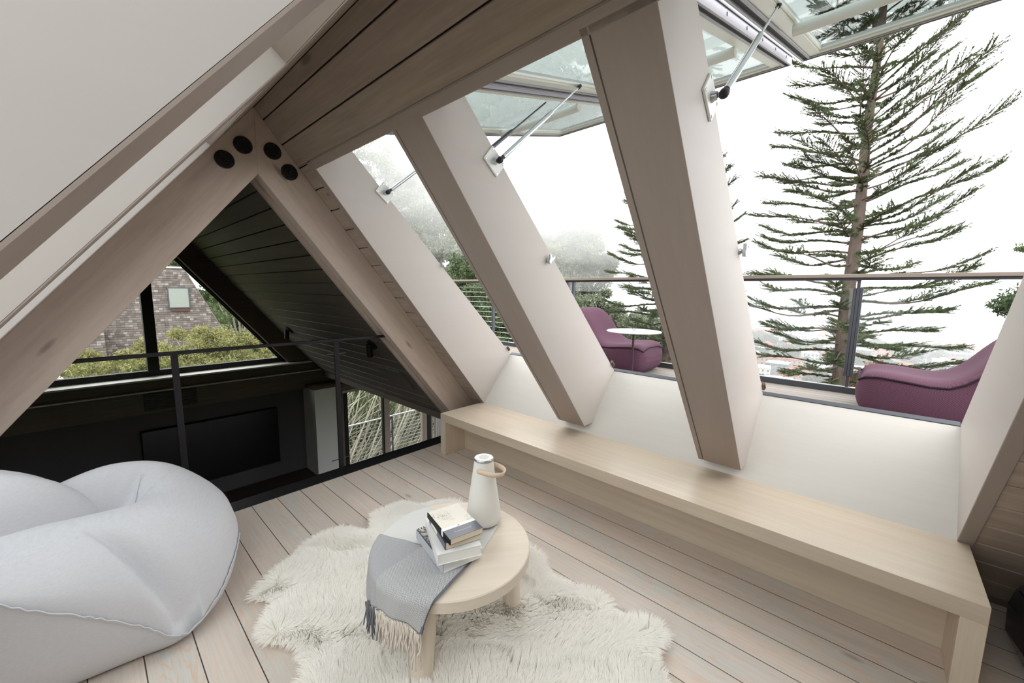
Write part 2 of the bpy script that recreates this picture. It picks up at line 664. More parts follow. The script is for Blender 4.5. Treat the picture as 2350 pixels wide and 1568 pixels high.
MULL = [(1.613, 1.865), (.521, .761)]
for side, sfx in ((1, 'right'), (-1, 'left')):
    mb = MB()
    side_panel(mb, side, YJF, YJF + .03, (2.652, .381), (2.66, .381))
    struct('trim_jamb_far_' + sfx, mb, M_jamb)
    mb = MB()
    side_panel(mb, side, YJN - .03, YJN, (2.652, .381), (2.66, .381))
    struct('trim_jamb_near_' + sfx, mb, M_jamb)
    for k, (a, b) in enumerate(MULL):
        mb = MB()
        side_panel(mb, side, a, b - (.032 if side > 0 else .056))
        if side > 0:
            side_panel(mb, side, b - .026, b)
        o = struct('trim_mullion_%s_%d' % (sfx, k + 1), mb, M_jamb)
        # thin face boards (inner face of the mullion)
        fm = MB()
        gw = .006 if side > 0 else .030
        slab(fm, side, .43, (2.594 - RX) / CS, a, b - .026 - gw, -.004, -.0002)
        if side > 0:
            slab(fm, side, .43, (2.594 - RX) / CS, b - .026, b, -.004, -.0002)
        struct('face_board', fm, M_mull, parent=o)
        dk = MB()
        slab(dk, side, .43, (2.594 - RX) / CS, b - (.032 if side > 0 else .056), b - (.026 if side > 0 else 0), .006, .1)
        struct('shadow_gap', dk, M_gap, parent=o)
    # sloping sill board and the upstand under it
    mb = MB()
    mb.prism([xz(side, *p, YJN) for p in [(2.652, .381), (3.03, .835), (3.03, .78), (2.74, .381)]], (0, YJF - YJN, 0))
    struct('trim_sill_' + sfx, mb, M_sill)
    mb = MB()
    mb.prism([xz(side, *p, YJN) for p in [(2.658, .36), (2.658, .383), (3.05, .383), (3.05, 0.0), (2.658, 0.0)]], (0, YJF - YJN, 0))
    struct('wall_sill_' + sfx, mb, M_sill)
    mb = MB()
    mb.prism([xz(side, *p, YJN) for p in [(3.026, .836), (3.05, .852), (3.07, .845), (3.07, .78), (3.03, .78)]], (0, YJF - YJN, 0))
    struct('trim_sill_flashing_' + sfx, mb, M_gunmetal)
    # roof cap over the header, head lining of the light well
    mb = MB()
    mb.prism([xz(side, *p, YJN - .03) for p in [(RX + CS * .41, RZ - SN * .41 + .002), (1.24, 2.56), (1.22, 2.62), (RX + CS * .30, RZ - SN * .30 + .14)]], (0, YJF - YJN + .06, 0))
    struct('trim_head_' + sfx, mb, M_jamb)

# ---------------------------------------------------------------- trusses
def rafter(name, side, y0, y1, depth, s1, mat, three_ply=True, s0=0.0):
    P = RP if side > 0 else LP
    mb = MB()

    def ply(ya, yb, d):
        # mitred at the ridge: vertical cut at x = RX
        s_in = -d * SN / CS   # s where x = RX on the inner edge (t = -d)
        pts = [P(0, ya, 0), P(s1, ya, 0), P(s1, ya, -d), P(d * SN / CS, ya, -d)]
        mb.prism(pts, (0, yb - ya, 0))
    if three_ply:
        ply(y0, y0 + .088, depth)
        ply(y1 - .05, y1, depth)
        ply(y0 + .088, y1 - .05, depth - .03)
    else:
        ply(y0, y1, depth)
    return struct(name, mb, mat, bevel=.003)


ra = rafter('beam_rafter_right', 1, 3.03, 3.25, .255, 3.377, M_raft)
rb = rafter('beam_rafter_left', -1, 3.03, 3.25, .255, 3.377, M_raft2)
rafter('beam_gable_rafter_right', 1, 7.85, 8.1, .28, 3.6, M_dark_wood, False)
rafter('beam_gable_rafter_left', -1, 7.85, 8.1, .28, 3.6, M_dark_wood, False)


def plug(name, c, r, label, group):
    o = empty(name, c, label, 'bolt cap', group)
    mb = MB()
    mb.lathe([(r, 0), (r, .006), (r * .93, .009), (r * .6, .009), (r * .56, .006), (r * .25, .006), (r * .2, .012), (.001, .012)],
             c, 32, (Vector((1, 0, 0)), Vector((0, 0, 1)), Vector((0, -1, 0))))
    obj('disc', mb, M_black, o, auto=35)
    for k in range(6):
        mb = MB()
        a = k * PI / 3 + .3
        mb.obox(Vector(c) + Vector((math.cos(a) * r * .74, -.010, math.sin(a) * r * .74)), (math.cos(a), 0, math.sin(a)), (0, 1, 0), (-math.sin(a), 0, math.cos(a)), r * .14, .004, r * .035)
        obj('rib', mb, M_steel, o)
    return o


plug('bolt_cap', (.770, 3.03, 2.383), .052, 'black round bolt cap on the left rafter, the upper one nearest the peak', 'black bolt caps at the rafter peak')
plug('bolt_cap', (.667, 3.03, 2.273), .052, 'black round bolt cap on the left rafter, the lower one', 'black bolt caps at the rafter peak')
plug('bolt_cap', (.936, 3.03, 2.388), .052, 'black round bolt cap on the right rafter, the upper one nearest the peak', 'black bolt caps at the rafter peak')
plug('bolt_cap', (1.032, 3.03, 2.276), .052, 'black round bolt cap on the right rafter, the lower one', 'black bolt caps at the rafter peak')
plug('bolt_cap', (2.822, 7.85, -.153), .05, 'small black bolt cap low on the dark far gable rafter, left of its pair', 'bolt caps on the far gable rafter')
plug('bolt_cap', (2.954, 7.85, -.200), .05, 'small black bolt cap low on the dark far gable rafter, right of its pair', 'bolt caps on the far gable rafter')

# ---------------------------------------------------------------- loft floor and steel edge
mb = MB()
mb.box((-1.3, Y_NEAR, -.05), (3.05, 3.055, 0))
struct('floor', mb, M_floor)
mb = MB()
mb.box((-1.3, Y_NEAR, -.28), (3.05, 3.05, -.052))
struct('floor_underside', mb, M_black)
mb = MB()
mb.box((-1.2, 3.057, -.25), (2.96, 3.068, .003))
mb.box((-1.2, 3.068, -.012), (2.96, 3.215, .001))
mb.box((-1.2, 3.205, -.25), (2.96, 3.215, .001))
struct('trim_steel_edge', mb, M_steel, bevel=.0015)
# skirting below the roof boards at the right
mb = MB()
mb.box((2.93, Y_NEAR, 0), (2.96, YJN - .05, .035))
struct('baseboard_right', mb, M_dark_wood)

# ---------------------------------------------------------------- loft railing
rl = empty('loft_railing', (.9, 3.163, 0), 'thin black steel railing along the open edge of the loft floor', 'railing')
mb = MB()
mb.box((-.30, 3.143, 1.082), (1.80, 3.183, 1.102))
obj('top_rail', mb, M_steel, rl, bevel=.002)
for x in (-.64, .358, 1.352):
    mb = MB()
    mb.box((x - .017, 3.153, .001 if x > -.5 else .001), (x + .017, 3.173, 1.082 if x > -.5 else .55))
    po = obj('post', mb, M_steel, rl, bevel=.0015)
    mb = MB()
    mb.box((x - .03, 3.145, .0015), (x + .03, 3.185, .007))
    obj('foot_plate', mb, M_steel, po, bevel=.001)
    if x > 1:
        for z in (.98, .10):
            mb = MB()
            mb.tube([(x - .075, 3.163, z), (x + .075, 3.163, z)], .004, 8)
            obj('cross_pin', mb, M_gunmetal, po)

# ---------------------------------------------------------------- far gable wall
mb = MB()
# triangular window glass region between the rafters, sill at z = .22
zc = .22
def inner_x(z, d=.28):
    # x of the inner face of the right gable rafter at height z
    return ((RZ + 0.0) - z - d / CS) / (SN / CS) + RX
wn = empty('window_1', (RX, 8.1, zc), kind='structure')
xr = inner_x(zc)
apex = RZ - .28 / CS
mb = MB()
mb.prism([(2 * RX - xr - .05, 8.03, zc), (xr + .05, 8.03, zc), (RX, 8.03, apex + .06)], (0, .006, 0))
obj('pane', mb, M_glass, wn)
mb = MB()
mb.box((2 * RX - xr - .1, 7.99, zc - .075), (xr + .1, 8.08, zc + .012))
obj('window_frame', mb, M_black, wn, bevel=.004)
mb = MB()
mb.box((.585, 7.90, zc), (.715, 8.08, 2.15))
obj('mullion', mb, M_black, wn, bevel=.004)
for sd in (1, -1):
    mb = MB()
    P = RP if sd > 0 else LP
    for a, b, y in ((.28, .30, 7.99), (.305, .325, 8.0)):
        mb.prism([P(.3, y, -a), P(3.2, y, -a), P(3.2, y, -b), P(.3, y, -b)], (0, .05, 0))
    obj('side_bead', mb, M_black, wn)
# ledge and beam below the window
mb = MB()
mb.box((-1.3, 7.74, .118), (2.9, 8.0, .142))
struct('trim_ledge', mb, M_wall_w, bevel=.003)
mb = MB()
mb.box((-1.3, 7.80, -.05), (3.0, 8.1, .118))
struct('wall_below_ledge', mb, M_dark_wood)
mb = MB()
mb.box((-1.6, 7.72, -.36), (3.3, 8.1, -.035))
struct('beam_tie', mb, M_dark_wood, bevel=.003)
mb = MB()
mb.box((-1.6, 7.715, -.048), (3.0, 7.80, -.030))  # pale strip in place of light falling on the beam's top edge
struct('trim_beam_lit_edge', mb, M_wall_w, bevel=.002)
mb = MB()
mb.box((-2.6, 7.90, -2.7), (2.75, 8.1, -.36))
struct('wall_far', mb, M_wall_d)
mb = MB()
mb.box((2.715, 7.35, -2.7), (3.12, 8.1, -.325))
struct('wall_far_pillar', mb, M_wall_w)
mb = MB()
mb.box((2.69, 7.33, -.325), (3.56, 8.1, -.285))
struct('trim_pillar_cap', mb, M_dark_wood)
# air vent in the beam
v = empty('air_vent', (.8, 7.715, -.2), 'long dark slotted air vent in the beam above the television', 'vent')
mb = MB()
mb.box((.49, 7.705, -.315), (1.10, 7.722, -.062))
obj('vent_frame', mb, M_black, v, bevel=.003)
mb = MB()
for k in range(9):
    mb.box((.51, 7.699, -.298 + k * .0255), (1.08, 7.706, -.286 + k * .0255))
obj('slats', mb, M_wall_d, v)
# television
tv = empty('television', (1.3, 7.88, -1.2), 'large black television hung on the dark wall below the loft', 'television')
mb = MB()
mb.box((.425, 7.80, -1.66), (2.235, 7.895, -.645))
obj('casing', mb, M_black, tv, bevel=.006)
mb = MB()
mb.box((.437, 7.796, -1.645), (2.223, 7.80, -.657))
obj('screen', mb, M_screen, tv)
mb = MB()
mb.box((1.30, 7.79, -1.668), (1.36, 7.80, -1.655))
obj('sensor_bar', mb, M_gunmetal, tv)
# small wall speaker at left, and long dark cabinet below
mb = MB()
mb.box((-1.0, 7.05, -2.7), (2.71, 7.90, -2.0))
mb.box((-1.02, 7.03, -2.0), (2.712, 7.90, -1.965))
cb = empty('media_cabinet', (.8, 7.4, -2.7), 'long low dark wooden cabinet under the television', 'cabinet')
m2 = MB()
m2.box((-1.0, 7.07, -2.69), (2.70, 7.88, -2.0))
obj('body', m2, M_dark_wood, cb)
m2 = MB()
m2.box((-1.02, 7.04, -2.0), (2.705, 7.89, -1.965))
obj('cabinet_top', m2, M_dark_wood, cb, bevel=.003)
for k in range(4):
    m2 = MB()
    m2.box((-.99 + k * .925, 7.05, -2.66), (-.99 + k * .925 + .91, 7.07, -2.01))
    d_ = obj('door', m2, M_dark_wood, cb, bevel=.002)
sk = empty('wall_speaker', (-.3, 7.8, -1.6), 'small black box speaker on the dark wall left of the television', 'speaker')
mb = MB()
mb.box((-.62, 7.79, -1.56), (-.26, 7.899, -1.40))
obj('speaker_box', mb, M_black, sk, bevel=.005)
mb = MB()
mb.box((-.60, 7.782, -1.545), (-.28, 7.79, -1.415))
obj('speaker_grille', mb, M_wall_d, sk, bevel=.003)

# glazed door wall at lower right of the far gable
mb = MB()
mb.box((3.12, 8.0, -.60), (6.9, 8.1, .0))
mb.box((3.12, 8.0, -2.7), (3.52, 8.1, -.60))
struct('wall_far_doors', mb, M_dark_wood)
dr = empty('door_1', (4.5, 8.05, -2.7), kind='structure')
for x0, x1, mt in ((3.53, 3.60, M_black), (4.395, 4.43, M_black), (4.43, 4.565, M_trim), (5.44, 5.57, M_trim), (5.57, 5.69, M_black), (5.69, 5.73, M_trim)):
    mb = MB()
    mb.box((x0, 7.99, -2.7), (x1, 8.07, -.60))
    obj('door_frame', mb, mt, dr, bevel=.003)
mb = MB()
mb.box((3.5, 7.985, -.655), (5.8, 8.07, -.60))
obj('door_head', mb, M_trim, dr, bevel=.003)
for x0, x1 in ((3.60, 4.395), (4.565, 5.44)):
    mb = MB()
    mb.box((x0, 8.03, -2.7), (x1, 8.036, -.65))
    obj('pane', mb, M_glass, dr)
ct = empty('curtain', (5.85, 7.9, -2.7), 'white curtain hanging beside the far glass door', 'curtain')
mb = MB()
rows = []
for zz in (-2.68, -.3):
    rows.append([(5.74 + k * .012, 7.93 + .03 * math.sin(k * 1.1), zz) for k in range(60)])
mb.grid(rows)
o = obj('drape', mb, M_curtain, ct, smooth=True)
sm = o.modifiers.new('solid', 'SOLIDIFY')
sm.thickness = .004
mb = MB()
mb.tube([(5.6, 7.93, -.28), (6.6, 7.93, -.28)], .012, 10)
obj('curtain_rod', mb, M_gunmetal, ct)

# lower room shell
mb = MB()
mb.box((-2.6, Y_LOW - .1, -2.8), (6.9, 8.1, -2.7))
struct('floor_lower', mb, M_dark_wood)
mb = MB()
mb.box((-2.7, Y_LOW - .1, -2.8), (-2.6, 8.1, .3))
struct('wall_left_lower', mb, M_wall_d)
mb = MB()
mb.box((4.64, Y_LOW - .1, -2.8), (4.72, 3.6, .3))
mb.box((4.72, 3.52, -2.8), (6.9, 3.6, .2))
mb.box((6.9, 3.52, -2.8), (7.0, 3.7, .2))
mb.box((6.9, 7.3, -2.8), (7.0, 8.1, .2))
mb.box((6.9, 3.7, -.45), (7.0, 7.3, .2))
struct('wall_right_lower', mb, M_wall_d)
wd = empty('window_8', (6.95, 4, -1.6), kind='structure')  # unseen window, added to let more light into the lower room
obj('pane', MB().box((6.94, 3.7, -2.7), (6.946, 7.3, -.45)), M_glass, wd)
for y in (3.7, 5.5, 7.22):
    obj('window_frame', MB().box((6.91, y, -2.7), (6.98, y + .08, -.45)), M_black, wd)
mb = MB()
mb.box((3.02, 3.0, -.16), (4.68, 8.1, .45))
mb.box((4.68, 3.52, -.16), (6.95, 8.1, .15))
mb.box((3.06, Y_LOW - .1, -.16), (4.68, 3.0, .45))
struct('ceiling_lower_right', mb, M_dark_board)
mb = MB()
mb.box((-2.65, Y_LOW - .1, -.16), (-1.28, 8.1, .3))
struct('ceiling_lower_left', mb, M_dark_board)
mb = MB()
mb.box((-2.7, Y_LOW - .2, -.4), (7.0, Y_LOW - .1, .3))
for x in (-2.7, .3, 3.4, 6.8):
    mb.box((x, Y_LOW - .2, -2.8), (x + .2, Y_LOW - .1, -.4))
mb.box((-1.3, Y_LOW - .1, .25), (3.1, Y_NEAR - .1, .3))
struct('wall_near_lower', mb, M_wall_d)
mb = MB()
mb.prism([(-1.3, Y_NEAR - .1, -.1), (3.0, Y_NEAR - .1, -.1), (3.0, Y_NEAR - .1, 0), (RX, Y_NEAR - .1, RZ + .1), (-1.3, Y_NEAR - .1, 0)], (0, .1, 0))
struct('wall_near', mb, M_wall_w)
wn = empty('window_9', (2, Y_LOW - .15, -1.5), kind='structure')  # unseen glazed opening added behind to brighten the far pillar
obj('pane', MB().box((-2.5, Y_LOW - .16, -2.7), (6.8, Y_LOW - .154, -.4)), M_glass, wn)


# ceiling spot lamps (unlit)
def spot(c, label, tilt):
    nrm = Vector((-SN, 0, -CS))
    c = Vector(c)
    o = empty('ceiling_spotlight', c, label, 'spotlight', 'black ceiling spotlights over the lower room')
    mb = MB()
    mb.lathe([(.075, 0), (.075, .018), (.07, .022), (.001, .022)], c, 32, frame_for(nrm))
    obj('canopy', mb, M_black, o, auto=35)
    mb = MB()
    j = c + nrm * .06
    mb.tube([c + nrm * .02, j], .01, 10)
    obj('stem', mb, M_black, o)
    d = Vector(tilt).normalized()
    mb = MB()
    b = j + Vector((0, 0, .02)) - d * .02
    mb.lathe([(.034, 0), (.036, .004), (.036, .15), (.032, .152), (.030, .14), (.001, .138)], b, 32, frame_for(d))
    obj('lamp_head', mb, M_black, o, auto=35)
    return o


spot(RP(2.34, 7.15, 0), 'black spotlight on the dark ceiling above the railing, nearer the gable window', (-.05, .1, -1))
spot(RP(2.28, 4.32, 0), 'black spotlight on the dark ceiling, right of the railing post', (.15, .1, -1))
mb = MB()
slab(mb, 1, 2.72, 3.02, 4.2, 4.75, -.016, -.001)
hp = empty('access_panel', RP(2.87, 4.5, 0), 'flat dark access panel on the lower sloping ceiling', 'panel')
obj('panel_board', mb, M_dark_board, hp, bevel=.003)

# ---------------------------------------------------------------- bench
HB = .381
be = empty('bench', (2.4, 1.2, 0), 'long low pale wooden bench built under the row of skylights', 'bench')
mb = MB()
mb.prism([(2.14, -.398, HB - .072), (2.14, -.398, HB), (2.654, -.398, HB), (2.654, -.398, HB - .072)], (0, 2.856 + .398, 0))
obj('bench_top', mb, M_bench, be, bevel=.0015)
M_bench_v = wood('pale_bench_end', S(212, 198, 178), S(184, 167, 146), 'z', 26, 0, rough=.42, amount=.45)
for y0, y1 in ((2.786, 2.856), (-.398, -.328)):
    mb = MB()
    mb.box((2.14, y0, .001), (2.62, y1, HB - .072))
    obj('end_panel', mb, M_bench_v, be, bevel=.0015)
mb = MB()
mb.box((2.372, -.328, .002), (2.392, 2.786, HB - .0725))
obj('back_panel', mb, M_bench, be)

# ---------------------------------------------------------------- faceted dark stool at the right edge
st = empty('stool', (2.47, -.715, 0), 'dark faceted glossy stool at the right edge beyond the bench end', 'stool')
mb = MB()
M_stool = plain('smoky_black_resin', S(30, 29, 32), .18, .5)
prof = [(.15, 0), (.165, .03), (.21, .12), (.215, .24), (.20, .31), (.001, .31)]
mb.lathe(prof, (2.47, -.715, .001), 9)
obj('body', mb, M_stool, st)
mb = MB()
mb.lathe([(.185, 0), (.195, .004), (.195, .014), (.18, .02), (.001, .02)], (2.47, -.715, .3125), 9)
obj('seat', mb, M_stool, st)

# ---------------------------------------------------------------- skylight sashes (open, top hung)
HINGE = Vector((1.285, 0, 2.545))
TIP = Vector((3.824, 0, 3.225))
AX = (TIP - HINGE).normalized()
LEN = (TIP - HINGE).length
NX = Vector((-AX.z, 0, AX.x))      # outward (up) normal of the open sash


def sash(n, y0, y1, mirror=False, closed=False):
    o = empty('window_%d' % n, (HINGE.x, (y0 + y1) / 2, HINGE.z), kind='structure')

    def P(s, y, t):
        if closed:
            a = Vector((1.20, 0, 2.62))
            b = Vector((3.05, 0, .86))
            ax = (b - a).normalized()
            nx = Vector((-ax.z, 0, ax.x))
            q = a + ax * (s * (b - a).length / LEN) + nx * (t + .03)
            return Vector((2 * RX - q.x, y, q.z))
        q = HINGE + AX * s + NX * t
        return Vector((q.x, y, q.z))

    def bar(mb, s0, s1, ya, yb, t0, t1):
        pts = [P(s0, ya, t0), P(s1, ya, t0), P(s1, ya, t1), P(s0, ya, t1)]
        mb.prism(pts, (0, yb - ya, 0))

    def ring(nm, ins, wd, t0, t1, m, bev=.002):
        mb = MB()
        a, b = ins, ins + wd
        bar(mb, a, LEN - a, y0 + a, y0 + b, t0, t1)
        bar(mb, a, LEN - a, y1 - b, y1 - a, t0, t1)
        bar(mb, a, b, y0 + b, y1 - b, t0, t1)
        bar(mb, LEN - b, LEN - a, y0 + b, y1 - b, t0, t1)
        return obj(nm, mb, m, o, bevel=bev)
    ring('outer_flange', 0, .012, 0, .055, M_lilac)
    ring('edge_seal', .012, .030, .012, .045, M_gasket, 0)
    ring('sash_rail', .038, .016, .004, .05, M_lilac)
    ring('sash_frame', .054, .062, .012, .05, M_white)
    ring('glazing_bead', .116, .014, .022, .05, M_cover_w, .003)
    mb = MB()
    bar(mb, .12, LEN - .12, y0 + .12, y1 - .12, .034, .044)
    obj('pane', mb, M_glass_left if closed else M_glass_sash, o)
    mb = MB()
    bar(mb, -.01, LEN + .004, y0 - .003, y1 + .003, .055, .060)
    # metal edge trim only round the rim: cut as a ring
    mb = MB()
    for (a, b, ya, yb) in ((-.01, LEN + .006, y0 - .006, y0 + .03), (-.01, LEN + .006, y1 - .03, y1 + .006), (LEN - .03, LEN + .006, y0, y1), (-.01, .03, y0, y1)):
        bar(mb, a, b, ya, yb, .052, .060)
    obj('cap_strip', mb, M_gunmetal, o)
    if not closed:
        for k in range(7):
            c = P(.25 + k * .36, y0 - .0005, .03)
            obj('screw', MB().obox(c, AX, (0, 1, 0), NX, .004, .002, .008), M_gunmetal, o)
        for k in range(3):
            c = P(LEN - .08, y0 + (y1 - y0) * (k + .5) / 3, .0115)
            obj('screw', MB().lathe([(.005, -.001), (.005, .001), (.001, .001)], c, 10, frame_for(NX)), M_gunmetal, o)
        mb = MB()
        c = P(1.55, y0 + .11, -.012)
        mb.tube([c, Vector((c.x, y1 - .11, c.z))], .030, 20)
        obj('blind_tube', mb, M_white, o, auto=40)
    return o


sash(2, 1.775, 2.843)
sash(3, .673, 1.735)
sash(4, -.45, .609)
for k, (a, b) in enumerate(((1.775, 2.843), (.673, 1.735), (-.45, .609))):
    sash(5 + k, a, b, closed=True)


# gas struts
def strut(y, face_y, label, plate_c, top):
    o = empty('gas_strut', plate_c, label, 'gas strut', 'gas struts holding the skylights open')
    # square plate, diamond turned with the slope
    c = Vector(plate_c)
    mb = MB()
    a1 = Vector((CS, 0, -SN))
    a2 = Vector((SN, 0, CS))
    r45 = math.radians(12)
    u = a1 * math.cos(r45) + a2 * math.sin(r45)
    v_ = -a1 * math.sin(r45) + a2 * math.cos(r45)
    mb.obox(c + Vector((0, -.005, 0)), u, (0, 1, 0), v_, .062, .005, .05)
    pl = obj('mounting_plate', mb, M_white, o, bevel=.003)
    for i in (-1, 1):
        for j in (-1, 1):
            mb = MB()
            mb.lathe([(.006, 0), (.006, .002), (.001, .003)], c + u * (.05 * i) + v_ * (.038 * j) + Vector((0, -.0101, 0)), 12, (Vector((1, 0, 0)), Vector((0, 0, 1)), Vector((0, -1, 0))))
            obj('screw', mb, M_alu, pl, auto=40)
    mb = MB()
    mb.lathe([(.02, 0), (.016, .008), (.014, .02), (.009, .022), (.008, .035), (.001, .035)], c + Vector((0, -.01, 0)), 20, (Vector((1, 0, 0)), Vector((0, 0, 1)), Vector((0, -1, 0))))
    obj('ball_stud', mb, M_alu, o, auto=40)
    p0 = c + Vector((0, -.05, 0))
    p1 = Vector(top)
    d = (p1 - p0)
    L = d.length
    d.normalize()
    mb = MB()
    mb.lathe([(.004, -.022), (.014, -.016), (.017, -.004), (.017, .006), (.012, .014), (.010, .03), (.001, .03)], p0, 20, frame_for(d))
    obj('end_socket', mb, M_gasket, o, auto=50)
    mb = MB()
    mb.lathe([(.012, .03), (.013, .034), (.013, L * .56), (.011, L * .565), (.011, L * .60), (.001, L * .60)], p0, 24, frame_for(d))
    obj('cylinder', mb, M_alu, o, auto=40)
    mb = MB()
    mb.tube([p0 + d * (L * .58), p1 - d * .02], .0055, 14)
    obj('rod', mb, M_alu, o, auto=40)
    mb = MB()
    mb.lathe([(.007, -.03), (.011, -.025), (.012, 0), (.010, .012), (.001, .015)], p1, 16, frame_for(d))
    obj('top_socket', mb, M_gasket, o, auto=50)
    return o


strut(1, 0, 'grey gas strut on the far skylight jamb, beside the truss', (1.62, YJF, 2.217), (2.34, YJF - .11, 2.82))
strut(1, 0, 'grey gas strut on the middle mullion holding the centre skylight', (1.581, 1.613, 2.191), (2.36, 1.60, 2.845))
strut(1, 0, 'chrome gas strut on the nearest mullion at the upper right', (1.581, .521, 2.190), (2.36, .49, 2.855))
# struts at the other side of each sash
st4 = empty('gas_strut', (1.60, 1.865, 2.21), 'thin grey gas strut behind the centre skylight mullion', 'gas strut', 'gas struts holding the skylights open')
p0, p1 = Vector((1.61, 1.90, 2.20)), Vector((2.33, 1.86, 2.81))
dd = (p1 - p0).normalized()
mb = MB()
mb.lathe([(.02, 0), (.016, .008), (.008, .02), (.001, .03)], (1.61, 1.866, 2.20), 16, (Vector((1, 0, 0)), Vector((0, 0, -1)), Vector((0, 1, 0))))
obj('ball_stud', mb, M_alu, st4, auto=40)
mb = MB()
mb.lathe([(.012, 0), (.013, .01), (.013, .50), (.010, .52), (.001, .52)], p0, 20, frame_for(dd))
obj('cylinder', mb, M_gunmetal, st4, auto=40)
mb = MB()
mb.tube([p0 + dd * .5, p1], .0055, 12)
obj('rod', mb, M_gunmetal, st4, auto=40)


# latches half way down and little catches at the sill
def latch(c, label):
    c = Vector(c)
    o = empty('window_latch', c, label, 'latch', 'skylight latches on the jambs')
    mb = MB()
    mb.lathe([(.016, 0), (.016, .004), (.011, .009), (.009, .022), (.001, .022)], c, 20, (Vector((1, 0, 0)), Vector((0, 0, 1)), Vector((0, -1, 0))))
    obj('stud', mb, M_alu, o, auto=40)
    mb = MB()
    q = c + Vector((0, -.024, 0))
    pr = [(-.022, -.03), (-.006, -.034), (.006, -.012), (.03, .0), (.05, .022), (.044, .034), (.018, .016), (.004, .024), (.0, .044), (-.014, .044), (-.014, .01), (-.026, -.01)]
    mb.prism([(q.x + a * .8, q.y - .008, q.z + b * .8) for a, b in pr], (0, .016, 0))
    obj('hook', mb, M_alu, o, bevel=.002)
    return o


latch((2.164, YJF, 1.718), 'small metal hook latch on the far skylight jamb')
latch((2.077, 1.613, 1.699), 'small metal hook latch on the middle mullion')
latch((2.157, .521, 1.699), 'small metal hook latch on the nearest right-hand mullion')
lt = latch((2.15, YJN + .024, 1.70), 'small metal hook latch on the near jamb at the right edge')
for c, lb in (((2.985, YJF, .90), 'small brown catch at the foot of the far jamb'), ((2.985, 1.613, .90), 'small brown catch at the foot of the middle mullion'),
              ((2.985, .521, .90), 'small brown catch at the foot of the nearest mullion')):
    c = Vector(c)
    o = empty('sill_catch', c, lb, 'catch', 'brown catches at the foot of the skylights')
    a1 = Vector((.70, 0, -.71))
    a2 = Vector((.71, 0, .70))
    mb = MB()
    mb.obox(c + Vector((0, -.007, 0)), a1, (0, 1, 0), a2, .03, .007, .014)
    obj('catch_plate', mb, M_bronze, o, bevel=.003)
    mb = MB()
    mb.obox(c + Vector((0, -.016, 0)), a1, (0, 1, 0), a2, .022, .003, .008)
    obj('catch_insert', mb, M_gunmetal, o, bevel=.002)

# ---------------------------------------------------------------- round low table
TC = Vector((1.017, 1.277, 0))
TR = .336
HT = .40
tb = empty('coffee_table', TC, 'low round pale wooden table with three thick legs on the sheepskin', 'table')
mb = MB()
mb.lathe([(TR - .004, 0), (TR, .004), (TR, .046), (TR - .004, .05), (.001, .05)], (TC.x, TC.y, HT - .05), 96)
obj('tabletop', mb, M_top, tb, auto=30)
for a in (206, 333, 90):
    a = math.radians(a)
    c0 = Vector((TC.x + math.cos(a) * .245, TC.y + math.sin(a) * .245, HT - .051))
    c1 = Vector((TC.x + math.cos(a) * .285, TC.y + math.sin(a) * .285, .012))
    mb = MB()
    n = 10
    mb.tube([c0.lerp(c1, k / n) for k in range(n + 1)], [.050 - .010 * k / n for k in range(n + 1)], 32)
    obj('leg', mb, M_leg, tb, auto=40)

# ---------------------------------------------------------------- lantern-shaped speaker
SPC = Vector((1.214, 1.292, HT + .001))
sp_ = empty('lantern_speaker', SPC, 'white cone-shaped portable speaker with a tan strap on the round table', 'speaker')
mb = MB()
mb.lathe([(.060, 0), (.068, .002), (.070, .010), (.066, .012), (.001, .012)], SPC, 64)
obj('foot', mb, M_alu, sp_, auto=40)
mb = MB()
prof = [(.070, .013), (.081, .022), (.083, .035)]
for k in range(1, 20):
    t_ = k / 19
    prof.append((.083 + (.044 - .083) * t_, .035 + (.312 - .035) * t_))
prof += [(.001, .312)]
mb.lathe(prof, SPC, 72)
obj('cloth_cone', mb, M_shade, sp_, auto=50)
mb = MB()
mb.lathe([(.0445, .3125), (.0455, .314), (.0455, .321), (.0435, .324), (.001, .324)], SPC, 64)
obj('metal_ring', mb, M_alu, sp_, auto=40)
mb = MB()
mb.lathe([(.0425, .3242), (.042, .3262), (.001, .3262)], SPC, 64)
lid = obj('top_disc', mb, M_white, sp_, auto=40)
mb = MB()
mb.lathe([(.023, .3262), (.022, .3272), (.001, .3268)], SPC, 48)
obj('touch_pad', mb, M_shade, lid, auto=40)
# strap: loop from the left side to the right side, tilted out
mb = MB()
rows = []
N = 40
rightv = Vector((math.cos(YAW), -math.sin(YAW), 0))      # across, as seen
fwdv = Vector((math.sin(YAW), math.cos(YAW), 0))
rx_ = Vector((math.cos(math.radians(-78)), math.sin(math.radians(-78)), 0))   # direction the loop leans
pv = Vector((-rx_.y, rx_.x, 0))
for k in range(N + 1):
    ph = PI * (k / N) - PI / 2
    # half loop hinged at two side pins, length .1 outwards, hanging slightly down
    out = .112 * max(0, math.cos(ph)) ** .62
    side_ = .053 * math.sin(ph)
    c = SPC + Vector((0, 0, .278)) + pv * side_ + rx_ * out + Vector((0, 0, -.006 * math.cos(ph)))
    wv = Vector((0, 0, 1)) * .011 + rx_ * .004
    rows.append([c - wv, c + wv])
mb.grid(rows)
o = obj('strap', mb, M_leather, sp_, smooth=True)
so = o.modifiers.new('solid', 'SOLIDIFY')
so.thickness = .004
for sgn in (-1, 1):
    mb = MB()
    mb.lathe([(.007, 0), (.006, .004), (.001, .004)], SPC + Vector((0, 0, .278)) + pv * (.050 * sgn), 16, frame_for(pv * sgn))
    obj('rivet', mb, M_leather, sp_, auto=40)


